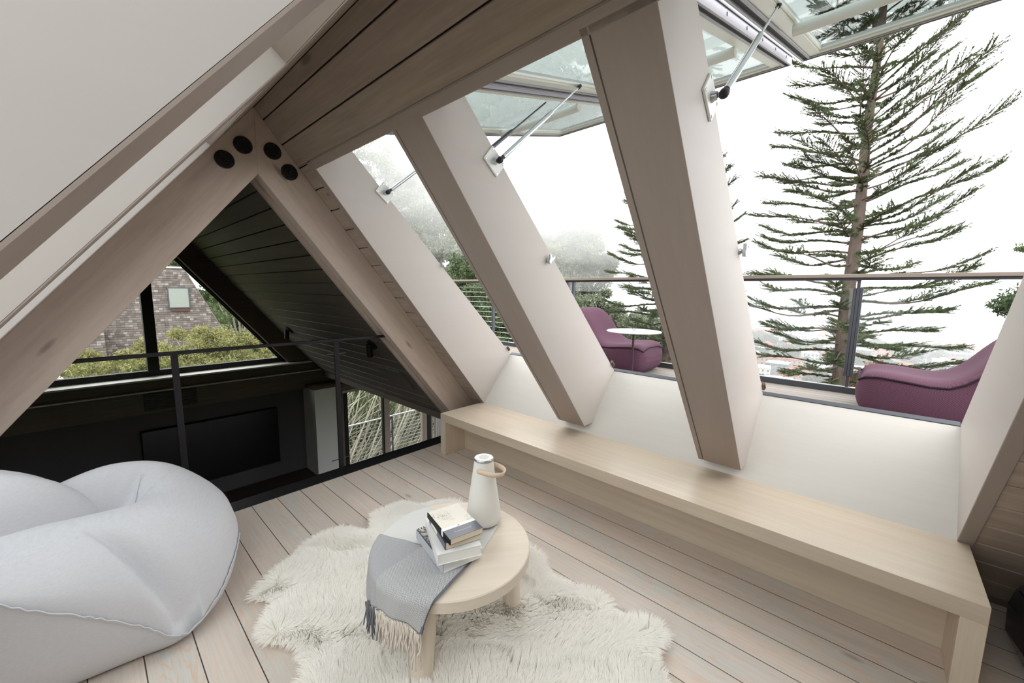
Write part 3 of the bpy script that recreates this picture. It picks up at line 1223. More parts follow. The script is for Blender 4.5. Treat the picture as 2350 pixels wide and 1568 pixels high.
# ---------------------------------------------------------------- books
def sketch_cover():
    t = NT('cream_sketch_cover', .5, .3)
    n = t.noise(t.map((22, 22, 22)), 1, 6, .7, 1.5)
    c = t.mix(t.math('MULTIPLY', n, .3), S(242, 237, 226), S(214, 204, 184))
    # scribbled pencil lines
    n2 = t.noise(t.map((38, 38, 38)), 1, 3, .5, 2.5)
    ln = t.math('ABSOLUTE', t.math('SUBTRACT', n2, .5))
    l2 = t.ramp(ln, [(0, (1, 1, 1)), (.012, (.7, .7, .7)), (.03, (0, 0, 0))])
    gate = t.ramp(t.noise(t.map((11, 11, 11), loc=(3, 1, 0)), 1, 2), [(.50, (0, 0, 0)), (.58, (1, 1, 1))])
    c = t.mix(t.math('MULTIPLY', t.math('MULTIPLY', l2, gate), .8), c, S(92, 86, 78))
    return t.color(c).m


def photo_cover():
    t = NT('mountain_photo_print', .35, .4)
    n = t.noise(t.map((26, 14, 26)), 1, 8, .75, 2.0)
    c = t.ramp(n, [(.36, S(24, 25, 30)), (.47, S(84, 84, 84)), (.52, S(176, 172, 164)), (.6, S(214, 208, 198)), (.68, S(70, 70, 74))])
    return t.color(c).m


M_sketch = sketch_cover()
M_photo = photo_cover()


def book(name, c, ang, w, d, z, h, label, cover, page, spine_mat=None, cover_t=.003, soft=False):
    """c: front corner (nearest the camera), ang: direction of the front edge; the spine lies on the left side"""
    o = empty(name, (c[0], c[1], z), label, 'book', 'books stacked on the round table')
    a = math.radians(ang)
    u = Vector((math.cos(a), math.sin(a), 0))
    v = Vector((-math.sin(a), math.cos(a), 0))
    C0 = Vector((c[0], c[1], 0))

    def B(mb, x0, x1, y0, y1, z0, z1):
        cc = C0 + u * ((x0 + x1) / 2) + v * ((y0 + y1) / 2) + Vector((0, 0, (z0 + z1) / 2))
        return mb.obox(cc, u, v, (0, 0, 1), (x1 - x0) / 2, (y1 - y0) / 2, (z1 - z0) / 2)
    i = .0005 if soft else .003
    obj('page_block', B(MB(), .003, w - i, i, d - i, z + cover_t, z + h - cover_t), page, o)
    obj('front_cover', B(MB(), 0, w, 0, d, z + h - cover_t, z + h), cover, o, bevel=.0006)
    obj('back_cover', B(MB(), 0, w, 0, d, z, z + cover_t), cover if not soft else spine_mat or cover, o, bevel=.0006)
    obj('spine', B(MB(), -.002, .003, 0, d, z, z + h), spine_mat or cover, o, bevel=.0012)
    return o, B, (C0, u, v)


Z0 = HT + .0125
b1, B, _ = book('book', (.858, 1.140), -12, .178, .268, Z0, .040, 'thick white hardback with a dark mountain photo, lowest of the book stack', M_cover_w, M_cover_w, M_mat_edge, .004)
ph = obj('cover_photo', B(MB(), .004, .150, .105, .263, Z0 + .040, Z0 + .0406), M_photo, b1)
mb = MB()
B(mb, .000, .005, .100, .266, Z0 + .0402, Z0 + .043)
obj('dark_strip', mb, M_navy, b1, bevel=.001)
mb = MB()
for k in range(12):
    B(mb, .008 + k * .012, .012 + k * .012, .262, .270, Z0 + .040, Z0 + .0425)
obj('teeth', mb, M_black, b1)
Z1 = Z0 + .0432
b2, B, _ = book('book', (.837, 1.143), -25.2, .173, .270, Z1, .044, 'thick plain white book, second from the bottom of the stack', M_cover_w, M_cover_w, M_cover_w, .002)
Z2 = Z1 + .0443
b3, B, _ = book('book', (.875, 1.146), -19, .149, .212, Z2, .028, 'slate blue paperback with cream pages, under the sketch-covered book', M_navy, M_paper, M_navy, .0012, True)
mb = MB()
B(mb, -.0024, -.0018, .10, .18, Z2 + .005, Z2 + .022)
obj('spine_panel', mb, M_sketch, b3)
Z3 = Z2 + .0283
b4, B, (C0, u, v) = book('book', (.880, 1.122), -13, .143, .224, Z3, .024, 'slim paperback with a cream sketch cover and slate blue band, on top of the stack', M_sketch, M_paper, M_black, .0012, True)
obj('blue_band', B(MB(), -.001, .1435, -.0008, .062, Z3 + .0238, Z3 + .0246), M_navy, b4)
obj('white_band', B(MB(), -.0025, .1435, .062, .078, Z3 + .0005, Z3 + .0247), M_cover_w, b4)
mb = MB()
B(mb, .066, .072, .0665, .0725, Z3 + .0247, Z3 + .0249)
obj('small_emblem', mb, M_navy, b4)
cu = bpy.data.curves.new('book_title', 'FONT')
cu.body = 'The Undesired Angel'
cu.size = .0088
cu.align_x = 'CENTER'
cu.align_y = 'CENTER'
cu.extrude = .00005
M_text = plain('white_print', S(225, 228, 232), .5, .3)
cu.materials.append(M_text)
_tmp = bpy.data.objects.new('title_text', cu)
_tm = _tmp.to_mesh().copy()
bpy.data.objects.remove(_tmp)
bpy.data.curves.remove(cu)
to = bpy.data.objects.new('title_text', _tm)
COL.objects.link(to)
pos = C0 + u * .071 + v * .033 + Vector((0, 0, Z3 + .0248))
rotm = Matrix((u, v, Vector((0, 0, 1)))).transposed().to_4x4()
rotm.translation = pos
to.parent = b4
to.matrix_parent_inverse = b4.matrix_basis.inverted()
to.matrix_basis = rotm


# ---------------------------------------------------------------- throw over the table
def throw_mat():
    t = NT('grey_herringbone_wool', .95, .1)
    x, y, z = t.sep(t.n('ShaderNodeUVMap').outputs[0])
    # u across (0..1), v along (0..1); herringbone from a zig-zag
    zz = t.math('PINGPONG', t.math('MULTIPLY', x, 26.0), .5)
    st = t.math('FRACT', t.math('ADD', t.math('MULTIPLY', y, 110.0), t.math('MULTIPLY', zz, 3.4)))
    st = t.ramp(st, [(.3, (0, 0, 0)), (.5, (1, 1, 1)), (.8, (1, 1, 1)), (.95, (0, 0, 0))])
    herr = t.mix(st, S(132, 132, 136), S(214, 214, 214))
    fuzz = t.noise(t.map((1, 1, 1), vec=t.n('ShaderNodeTexCoord').outputs['Object']), 260, 3)
    dark = t.mix(fuzz, S(146, 146, 149), S(190, 190, 192))
    light = t.mix(fuzz, S(200, 200, 198), S(224, 223, 220))
    c = t.mix(t.math('MULTIPLY', fuzz, .3), herr, S(172, 172, 175))
    return t, x, y, dark, light, c


def wool(name, which):
    t, x, y, dark, light, herr = throw_mat()
    t.m.name = name
    t.color({'dark': dark, 'light': light, 'herr': herr}[which])
    return t.m


M_w_dark = wool('charcoal_grey_wool', 'dark')
M_w_light = wool('pale_grey_wool', 'light')
M_w_herr = wool('herringbone_grey_wool', 'herr')
M_fr_d = plain('dark_grey_yarn', S(118, 119, 126), .95, .1)
M_fr_l = plain('cream_yarn', S(222, 214, 204), .95, .1)


def drape(x, y, lift=0.0, rr=TR, flare=.0):
    """fold a flat point over the rim of the round table"""
    dx, dy = x - TC.x, y - TC.y
    r = math.hypot(dx, dy)
    zt = HT + .004 + lift
    a = .022 + lift
    r0 = rr - .012
    if r <= r0:
        return Vector((x, y, zt))
    e = r - r0
    ux, uy = dx / r, dy / r
    q = a * PI / 2
    if e < q:
        ph_ = e / a
        r2 = r0 + a * math.sin(ph_)
        z = zt - a * (1 - math.cos(ph_))
    else:
        an = math.atan2(dy, dx)
        r2 = r0 + a + (e - q) * (.05 + flare) + .006 * math.sin(an * 17 + 1) * min(1, (e - q) / .08)
        z = zt - a - (e - q) * .99
    return Vector((TC.x + ux * r2, TC.y + uy * r2, z))


def cloth(name, quad, m, nu, nv, lift, parent, thick=.003, wob=.003):
    """quad: (back right, back left, front left, front right) flat outline of the strip"""
    br, bl, fl, fr_ = [Vector((*p, 0)) for p in quad]
    rows = []
    uvs = []
    for j in range(nv + 1):
        t_ = j / nv
        a, b = bl.lerp(fl, t_), br.lerp(fr_, t_)
        row = []
        for i in range(nu + 1):
            s = i / nu
            p = a.lerp(b, s)
            w_ = wob * (math.sin(p.x * 31 + p.y * 17) + math.sin(p.y * 43 - p.x * 11)) * .5
            q = drape(p.x, p.y, lift)
            q.z += max(w_, -lift * .5) if q.z > HT - .002 else 0
            row.append(q)
            uvs.append((s * (b - a).length / .4, t_ * (fl - bl).length / .7))
        rows.append(row)
    mb = MB().grid(rows)
    me = bpy.data.meshes.new(name)
    me.from_pydata(mb.v, [], mb.f)
    ul = me.uv_layers.new(name='UVMap')
    for lp in me.loops:
        ul.data[lp.index].uv = uvs[lp.vertex_index]
    me.materials.append(m)
    me.polygons.foreach_set('use_smooth', [True] * len(me.polygons))
    o = link(name, me, parent)
    so_ = o.modifiers.new('solid', 'SOLIDIFY')
    so_.thickness = thick
    so_.offset = 1
    return o, rows


th = empty('throw_blanket', (.9, 1.3, HT), 'grey wool throw with a fringe draped over the left side of the round table', 'blanket')
# pale end at the back, running under the books to the far right corner
cloth('pale_panel', [(1.235, 1.215), (1.085, 1.635), (.775, 1.59), (1.03, 1.125)], M_w_light, 40, 40, .0, th)
# charcoal panel down the left side
oD, rD = cloth('charcoal_panel', [(.91, 1.345), (.80, 1.60), (.545, 1.50), (.568, 1.272)], M_w_dark, 40, 50, .0045, th)
# herringbone panel at the front
oH, rH = cloth('herringbone_panel', [(1.04, 1.135), (.893, 1.350), (.560, 1.295), (.632, 1.026)], M_w_herr, 50, 60, .006, th)


def fringe(name, pts, m, n, length, seed, parent):
    rg = random.Random(seed)
    mb = MB()
    for k in range(n):
        t_ = (k + .5) / n * (len(pts) - 1)
        i = min(int(t_), len(pts) - 2)
        p = pts[i].lerp(pts[i + 1], t_ - i)
        L = length * rg.uniform(.8, 1.12)
        ox, oy = rg.uniform(-.012, .012), rg.uniform(-.012, .012)
        ph1 = rg.uniform(0, 6.28)
        am = rg.uniform(.002, .006)
        out = Vector((p.x - TC.x, p.y - TC.y, 0)).normalized()
        tan = Vector((-out.y, out.x, 0))
        path = []
        for q in range(9):
            f = q / 8
            path.append(p + Vector((ox * f, oy * f, -L * f)) + tan * (am * math.sin(ph1 + f * 7) * f ** .3) + out * (.004 + am * .7 * math.sin(ph1 * 2 + f * 5)))
        mb.tube(path, [.0024, .0028, .0026, .0026, .0026, .0025, .0026, .0030, .0016], 6)
    return obj(name, mb, m, parent, smooth=True)


fringe('dark_fringe', rD[-1][:41], M_fr_d, 24, .125, 3, th)
fringe('cream_fringe', rH[-1], M_fr_l, 40, .135, 4, th)
fringe('cream_fringe', [q + Vector((0, 0, -.002)) for q in rH[-1]], M_fr_l, 26, .10, 9, th)
# whipped edge along the right side of the front panel
mb = MB()
edge = [r[-1] for r in rH]
for i in range(len(edge) - 1):
    for s in (.0, .33, .66):
        p = edge[i].lerp(edge[i + 1], s)
        d = (edge[i + 1] - edge[i]).normalized()
        sd = Vector((d.y, -d.x, 0)).normalized() if abs(d.z) < .95 else Vector((.5, -.8, 0)).normalized()
        mb.tube([p - sd * .006 + Vector((0, 0, .003)), p + sd * .002 + Vector((0, 0, .004)), p + sd * .003 + Vector((0, 0, -.002))], .0012, 4)
obj('whipped_edge', mb, M_navy, th)

# ---------------------------------------------------------------- sheepskin rug
OUT = [(1.694, 2.014), (1.618, 2.089), (1.518, 2.153), (1.449, 2.158), (1.400, 2.272), (1.344, 2.348), (1.262, 2.345), (1.167, 2.281), (1.077, 2.148),
       (1.028, 2.233), (0.996, 2.308), (0.950, 2.385), (0.871, 2.370), (0.775, 2.324), (0.716, 2.241), (0.647, 2.215), (0.546, 2.162), (0.474, 2.097),
       (0.454, 2.055), (0.502, 2.026), (0.518, 1.965), (0.459, 1.899), (0.418, 1.848), (0.408, 1.798), (0.425, 1.747), (0.480, 1.696), (0.507, 1.611),
       (0.503, 1.535), (0.477, 1.484), (0.445, 1.444), (0.392, 1.297), (0.401, 1.105), (0.479, 0.912), (0.615, 0.766), (0.813, 0.618), (1.011, 0.469),
       (1.201, 0.402), (1.379, 0.460), (1.388, 0.465), (1.416, 0.530), (1.481, 0.567), (1.546, 0.553), (1.589, 0.561), (1.612, 0.583), (1.617, 0.637),
       (1.561, 0.693), (1.526, 0.761), (1.585, 0.814), (1.591, 0.897), (1.550, 0.974), (1.530, 1.053), (1.516, 1.137), (1.568, 1.194), (1.622, 1.286),
       (1.623, 1.336), (1.638, 1.454), (1.678, 1.624), (1.698, 1.799), (1.659, 1.973), (1.608, 2.118)]


def spline_closed(P, n):
    P = [np.array(p, float) for p in P]
    m = len(P)
    out = []
    for i in range(m):
        p0, p1, p2, p3 = P[i - 1], P[i], P[(i + 1) % m], P[(i + 2) % m]
        for k in range(n):
            t_ = k / n
            out.append(.5 * ((2 * p1) + (-p0 + p2) * t_ + (2 * p0 - 5 * p1 + 4 * p2 - p3) * t_ ** 2 + (-p0 + 3 * p1 - 3 * p2 + p3) * t_ ** 3))
    return np.array(out)


RUG = spline_closed(OUT, 4)


def inside(P, poly):
    x, y = P[:, 0], P[:, 1]
    c = np.zeros(len(P), bool)
    n = len(poly)
    for i in range(n):
        x1, y1 = poly[i]
        x2, y2 = poly[(i + 1) % n]
        m_ = ((y1 > y) != (y2 > y)) & (x < (x2 - x1) * (y - y1) / (y2 - y1 + 1e-12) + x1)
        c ^= m_
    return c


def edge_dist(P, poly):
    best = np.full(len(P), 9.0)
    near = np.zeros((len(P), 2))
    for i in range(len(poly)):
        a, b = poly[i], poly[(i + 1) % len(poly)]
        ab = b - a
        t_ = np.clip(((P - a) @ ab) / (ab @ ab + 1e-12), 0, 1)
        q = a + t_[:, None] * ab
        d_ = np.hypot(*(P - q).T)
        m_ = d_ < best
        best[m_] = d_[m_]
        near[m_] = q[m_]
    return best, near


def fbm(P, f, seed):
    v = np.zeros(len(P))
    for k in range(3):
        a1, a2, b1, b2 = np.random.default_rng(seed + k).uniform(-1, 1, 4)
        ff = f * 1.9 ** k
        v += (np.sin(P[:, 0] * ff * (1 + a1 * .4) + P[:, 1] * ff * a2 + b1 * 9) * np.sin(P[:, 1] * ff * (1 - a1 * .3) - P[:, 0] * ff * b2 + a2 * 7)) / 1.7 ** k
    return v


M_hide = plain('cream_hide', S(250, 247, 240), .9, .1)
m_ = bpy.data.materials.new('white_sheep_fur')
m_.use_nodes = True
t_ = m_.node_tree
pb = t_.nodes['Principled BSDF']
pb.inputs['Base Color'].default_value = (.99, .98, .955, 1)
pb.inputs['Roughness'].default_value = .8
pb.inputs['Specular IOR Level'].default_value = .15
tl_ = t_.nodes.new('ShaderNodeBsdfTranslucent')
tl_.inputs[0].default_value = (.99, .98, .955, 1)
mx_ = t_.nodes.new('ShaderNodeMixShader')
mx_.inputs[0].default_value = .45
t_.links.new(pb.outputs[0], mx_.inputs[1])
t_.links.new(tl_.outputs[0], mx_.inputs[2])
t_.links.new(mx_.outputs[0], t_.nodes['Material Output'].inputs[0])
M_fur = m_

rug = empty('sheepskin_rug', (1.05, 1.3, 0), 'large fluffy white sheepskin rug under the round table', 'rug')
mb = MB()
cx_, cy_ = 1.05, 1.25
ring_ = [Vector((p[0], p[1], 0)) for p in RUG]
rows = []
for s, z in ((1.0, .001), (.985, .008), (.93, .014), (.8, .018), (.5, .018), (.2, .018), (.02, .018)):
    rows.append([Vector((cx_ + (p.x - cx_) * s, cy_ + (p.y - cy_) * s, z)) for p in ring_] + [Vector((cx_ + (ring_[0].x - cx_) * s, cy_ + (ring_[0].y - cy_) * s, z))])
mb.grid(rows)
obj('hide', mb, M_hide, rug, smooth=True)
NH = 250000
P = rng.uniform((.3, .2), (1.9, 2.3), (int(NH * 1.9), 2))
P = P[inside(P, RUG)][:NH]
ed, nearp = edge_dist(P, RUG)
n = len(P)
# growth direction: outwards near the edge, swirling inside
outv = (nearp - P) / (ed[:, None] + 1e-6)
ang = fbm(P, 3.2, 11) * 2.6 + fbm(P, 9.0, 21) * .7
sw = np.c_[np.cos(ang), np.sin(ang)]
we = np.clip(1 - ed / .09, 0, 1)[:, None]
dirv = outv * we * 1.3 + sw * (1 - we * .7)
dirv /= np.hypot(*dirv.T)[:, None] + 1e-6
# clumps
cl = rng.uniform((.3, .2), (1.9, 2.3), (9000, 2))
gx = ((P[:, 0] - .3) / .04).astype(int)
gy = ((P[:, 1] - .2) / .04).astype(int)
cgx = ((cl[:, 0] - .3) / .04).astype(int)
cgy = ((cl[:, 1] - .2) / .04).astype(int)
cell = {}
for i in range(len(cl)):
    cell.setdefault((cgx[i], cgy[i]), []).append(i)
clump = np.zeros((n, 2))
for key in set(zip(gx.tolist(), gy.tolist())):
    cand = []
    for a in (-1, 0, 1):
        for b in (-1, 0, 1):
            cand += cell.get((key[0] + a, key[1] + b), [])
    idx_ = np.where((gx == key[0]) & (gy == key[1]))[0]
    if not cand:
        clump[idx_] = P[idx_]
        continue
    C_ = cl[cand]
    D_ = ((P[idx_][:, None, :] - C_[None]) ** 2).sum(2)
    clump[idx_] = C_[D_.argmin(1)]
length = rng.uniform(.045, .072, n) * (1 - .25 * (fbm(P, 6, 5) > .4))
lean = .46 + .35 * we[:, 0] + .15 * fbm(P, 7, 8)
base = np.c_[P, np.full(n, .006) + .010 * np.clip(ed / .05, 0, 1)]
SEG = 5
pts = np.zeros((n, SEG, 3))
for k in range(SEG):
    f = k / (SEG - 1)
    lat = dirv * (length * lean * f ** 1.35)[:, None]
    ctip = clump + dirv * (length * lean)[:, None]
    xy = P + lat
    xy = xy * (1 - .24 * f ** 1.5) + (clump + lat) * (.24 * f ** 1.5)
    xy += rng.normal(0, .0011, (n, 2)) * f
    zz = base[:, 2] + length * (f - .42 * lean * f ** 2) * (1 - .35 * we[:, 0] * f)
    pts[:, k, :2] = xy
    pts[:, k, 2] = np.maximum(zz, .003)
hc = bpy.data.hair_curves.new('fur')
hc.add_curves([SEG] * n)
hc.points.foreach_set('position', pts.reshape(-1).astype(np.float32))
rad = np.tile(np.array([.0009, .00095, .00085, .0006, .0002], np.float32), n)
hc.points.foreach_set('radius', rad)
hc.materials.append(M_fur)
fo = bpy.data.objects.new('fur', hc)
COL.objects.link(fo)
fo.parent = rug
fo.matrix_parent_inverse = rug.matrix_basis.inverted()
fo['kind'] = 'stuff'


# ---------------------------------------------------------------- bean bag
def jersey():
    t = NT('pale_grey_melange_jersey', .95, .12)
    v = t.map((24, 3.0, 120), (0, 0, .35))
    n = t.noise(v, 3, 5, .7)
    n2 = t.noise(t.co(), 420, 2)
    c = t.mix(t.math('MULTIPLY', t.ramp(n, [(.35, (0, 0, 0)), (.7, (1, 1, 1))]), .5), S(216, 217, 221), S(192, 193, 200))
    c = t.mix(t.math('MULTIPLY', n2, .2), c, S(160, 162, 170))
    t.color(c)
    t.bump(t.noise(t.co(), 700, 2), .15, .001)
    return t.m


M_jersey = jersey()
bag = empty('bean_bag', (-.35, 2.5, 0), 'large pale grey jersey bean bag lounger with a deep hollow, beside the railing', 'bean bag')
# rim of the bag: plan outline and seam height
RIM = [(-.34, 2.075, .47), (-.20, 2.045, .375), (-.08, 2.025, .285), (.05, 2.015, .165), (.165, 2.015, .045), (.29, 2.085, .085), (.385, 2.19, .17), (.455, 2.36, .22), (.48, 2.56, .25), (.45, 2.74, .28),
       (.35, 2.90, .30), (.17, 2.99, .32), (-.05, 3.02, .32), (-.35, 3.02, .32), (-.60, 2.98, .32), (-.78, 2.80, .36), (-.82, 2.55, .42), (-.80, 2.30, .48), (-.60, 2.12, .50)]
BC = (-.22, 2.46)


def bag_top(x, y):
    g = lambda cx, cy, sx, sy: math.exp(-((x - cx) / sx) ** 2 - ((y - cy) / sy) ** 2)
    z = .485 + .15 * g(.10, 2.82, .36, .20) + .03 * g(.15, 2.35, .3, .2) + .05 * g(-.4, 2.3, .3, .2)
    z -= .12 * g(.0, 2.62, .15, .11)
    # creases running right from the hollow
    for (ax, ay, bx, by, dp, wd) in ((.0, 2.62, .16, 2.74, .045, .024), (.06, 2.58, .27, 2.72, .030, .022), (.0, 2.66, .08, 2.76, .03, .016)):
        vx, vy = bx - ax, by - ay
        L2 = vx * vx + vy * vy
        t_ = max(0, min(1, ((x - ax) * vx + (y - ay) * vy) / L2))
        d2 = (x - ax - t_ * vx) ** 2 + (y - ay - t_ * vy) ** 2
        z -= dp * math.exp(-d2 / wd ** 2) * (1 - .5 * t_)
    z += .006 * math.sin(x * 14 + y * 9) * math.sin(y * 11 - x * 6)
    return z


rimc = spline_closed(RIM, 7)
rows = []
NS = 34
for k in range(12):      # underside and lower wall, from the floor up to the rim
    f = k / 12
    sc_ = [0.02, .5, .8, .86, .90, .93, .955, .972, .984, .992, .997, 1.0][k]
    row = []
    for p in rimc:
        zf = [0, 0, 0, .02, .07, .16, .30, .46, .62, .77, .89, .97][k]
        row.append(Vector((BC[0] + (p[0] - BC[0]) * sc_, BC[1] + (p[1] - BC[1]) * sc_, .002 + p[2] * zf)))
    rows.append(row)
for k in range(NS + 1):
    s = 1 - k / NS
    row = []
    for p in rimc:
        # rounded shoulder: sin / cos sweep from the rim to the top
        a = (1 - s)
        shoulder = min(1, a / .62)
        x = BC[0] + (p[0] - BC[0]) * s
        y = BC[1] + (p[1] - BC[1]) * s
        h = math.sqrt(max(0, 1 - (1 - shoulder) ** 2.1))
        corner = math.exp(-((p[0] - .165) / .045) ** 2 - ((p[1] - 2.015) / .05) ** 2) * .55 * s
        h = h * (1 - corner) + corner * (shoulder ** 1.1)
        row.append(Vector((x, y, p[2] + (bag_top(x, y) - p[2]) * h)))
    rows.append(row)
for r in rows:
    r.append(r[0].copy())
mb = MB().grid(rows)
o = obj('seat_body', mb, M_jersey, bag, smooth=True)
# back lobe at the left
rows = []
LC = Vector((-.56, 2.68, .43))
for i in range(41):
    ph_ = -PI / 2 + PI * i / 40
    row = []
    for k in range(72):
        a = 2 * PI * k / 72
        cx1, sx1 = math.cos(a), math.sin(a)
        ex = .50 if cx1 > 0 else .27
        r_ = (abs(math.cos(ph_)) ** .75)
        tip = math.exp(-((a - 5.95) / .35) ** 2) * .06 if a > 3 else 0
        row.append(LC + Vector((cx1 * r_ * (ex + tip), sx1 * r_ * (.315 + .02 * math.sin(2 * a)), math.sin(ph_) * .325 - .06 * cx1 * math.cos(ph_))))
    row.append(row[0].copy())
    rows.append(row)
mb = MB().grid(rows)
lob = obj('back_cushion', mb, M_jersey, bag, smooth=True)
# overlocked seam along the front edge to the corner and round the right
rg = random.Random(3)
sel = [Vector(p) for p in rimc]
i0 = 0
iC = 4 * 7
path = []
for i in list(range(-7, iC + 1)):
    path.append(sel[i])
for i in range(iC, iC + 22):
    path.append(sel[i])


def seam(name, pts, parent):
    mb = MB()
    for off, amp in ((.0, .003), (.006, .0035)):
        pp = []
        L = 0
        for i in range(len(pts) - 1):
            m_n = max(2, int((pts[i + 1] - pts[i]).length / .006))
            for q in range(m_n):
                L += 1
                p = pts[i].lerp(pts[i + 1], q / m_n)
                out = Vector((p.x - BC[0], p.y - BC[1], 0)).normalized()
                pp.append(p + out * (.004 + off * .4) + Vector((0, 0, off + amp * math.sin(L * .75 + math.sin(L * .21) * 2))))
        mb.tube(pp, .0028, 6)
    return obj(name, mb, M_jersey, parent, smooth=True)


seam('front_seam', path[:iC + 8], bag)
seam('side_seam', path[iC + 8:], bag)
# fine seam over the seat and over the lobe
mb = MB()
pp = [Vector((x, y, bag_top(x, y) - .000)) for x, y in ((-.06, 2.44), (-.02, 2.47), (.04, 2.53), (.09, 2.60), (.12, 2.67), (.13, 2.72))]
mb.tube([q + Vector((0, 0, .0)) for q in pp], .0015, 5)
obj('seat_seam', mb, M_jersey, bag)

# ================================================================ outside
# ---------------------------------------------------------------- deck
mb = MB()
mb.box((3.07, -3.2, .50), (4.70, 7.4, .60))
struct('floor_deck', mb, M_deck)
mb = MB()
mb.box((4.694, -3.2, .40), (4.73, 7.4, .655))
struct('trim_deck_kerb', mb, M_gunmetal, bevel=.003)
mb = MB()
mb.box((4.692, -3.2, .656), (4.735, 7.4, .661))
struct('trim_kerb_cap', mb, M_alu)
drl = empty('deck_railing', (4.74, 2.0, .6), 'deck railing with a weathered wood cap, steel posts, glass panels and cables', 'railing')
M_cap = wood('weathered_rail_cap', S(150, 138, 128), S(116, 104, 96), 'y', 14, 0, rough=.8)
mb = MB()
mb.box((4.66, -3.2, 1.650), (4.79, 7.4, 1.682))
obj('rail_cap', mb, M_cap, drl, bevel=.004)
mb = MB()
mb.box((4.70, -3.2, 1.628), (4.75, 7.4, 1.649))
obj('under_rail', mb, M_gunmetal, drl)
for y in (-1.9, .162, 3.195, 3.301, 4.806, 6.4):
    mb = MB()
    if .1 < y < .2:
        mb.box((4.71, y - .012, .662), (4.74, y + .012, 1.628))
        for k in range(3):
            mb.box((4.70, y - .034 + k * .023, .76), (4.75, y - .034 + k * .023 + .021, 1.56))
    else:
        mb.box((4.70, y - .014, .662), (4.75, y + .014, 1.628))
    obj('post', mb, M_gunmetal, drl, bevel=.002)
for y0, y1 in ((-3.1, -1.94), (-1.86, .125), (.185, 3.16)):
    mb = MB()
    mb.box((4.756, y0, .765), (4.768, y1, 1.558))
    obj('glass_panel', mb, M_glass_rail, drl)
for k in range(11):
    z = .72 + k * .083
    mb = MB()
    mb.tube([(4.725, 3.30, z), (4.725, 7.4, z)], .0035, 6)
    obj('cable', mb, M_alu, drl)


# ---------------------------------------------------------------- purple lounge chairs
def weave():
    t = NT('plum_woven_fabric', .85, .25)
    v = t.map((150, 150, 150))
    x, y, z = t.sep(v)
    ch = t.n('ShaderNodeTexChecker')
    t.t.links.new(v, ch.inputs[0])
    ch.inputs['Scale'].default_value = 1.0
    n = t.noise(t.co(), 6, 3)
    c = t.mix(ch.outputs['Fac'], S(92, 60, 76), S(66, 40, 54))
    c = t.mix(t.math('MULTIPLY', n, .25), c, S(100, 68, 84))
    t.color(c)
    t.bump(ch.outputs['Fac'], .3, .002)
    return t.m


M_plum = weave()
M_plum_d = plain('dark_plum_piping', S(46, 30, 38), .8, .2)


def lounge(y_front, sgn, xc, label, z0=.601):
    """profile runs from the front of the seat (y_front) backwards in direction sgn"""
    o = empty('lounge_chair', (xc, y_front + sgn * .6, z0), label, 'lounge chair', 'plum lounge chairs on the deck')
    # (along, bottom z, top z, half width)
    prof = [(.00, .14, .22, .20), (.015, .07, .30, .26), (.05, .02, .345, .31), (.12, .0, .362, .34), (.25, .0, .352, .36), (.38, .0, .335, .365), (.47, .0, .34, .365), (.54, .0, .385, .36), (.60, .0, .45, .355),
            (.66, .0, .55, .35), (.73, .0, .64, .34), (.80, .0, .695, .33), (.88, .0, .715, .31), (.95, .01, .69, .28), (1.01, .04, .60, .24), (1.05, .12, .45, .18), (1.06, .22, .32, .10)]
    rows = []
    for (a, zb, zt, hw) in prof:
        row = []
        for k in range(40):
            t_ = 2 * PI * k / 40
            c_, s_ = math.cos(t_), math.sin(t_)
            ex = .42
            X_ = math.copysign(abs(c_) ** ex, c_) * hw
            zz = (zb + zt) / 2 + math.copysign(abs(s_) ** ex, s_) * (zt - zb) / 2
            if s_ > 0:       # dished seat
                zz -= .035 * (1 - min(1, abs(X_) / hw)) if a < .75 else 0
            X_ *= 1 + .05 * math.sin(zz * 9 + .5)
            row.append((xc + X_, y_front + sgn * a, z0 + zz))
        row.append(row[0])
        rows.append(row)
    mb = MB().grid(rows)
    for r in (rows[0], rows[-1]):
        n0 = len(mb.v)
        mb.v += [tuple(p) for p in r[:-1]]
        mb.f.append(tuple(range(n0, n0 + 40)))
    b = obj('upholstery', mb, M_plum, o, smooth=True)
    sb = b.modifiers.new('sub', 'SUBSURF')
    sb.levels = sb.render_levels = 1
    # piping along the upper edge of both sides and over the front
    def edge(side_):
        return [Vector((xc + side_ * hw * .955 * 1.02, y_front + sgn * a, z0 + zt - (zt - zb) / 2 * .28 - (.003 if a < .75 else 0))) for (a, zb, zt, hw) in prof[1:14]]
    e1, e2 = edge(1), edge(-1)
    path = e1[::-1] + [Vector((xc + .12, y_front + sgn * .008, z0 + .30)), Vector((xc - .12, y_front + sgn * .008, z0 + .30))] + e2
    mb = MB()
    mb.tube(path, .008, 8)
    obj('piping', mb, M_plum_d, o, smooth=True)
    return o


lounge(1.80, 1, 4.28, 'plum woven lounge chair seen side-on behind the small deck table')
lounge(.085, -1, 4.20, 'plum woven lounge chair at the right, by the glass railing panel')

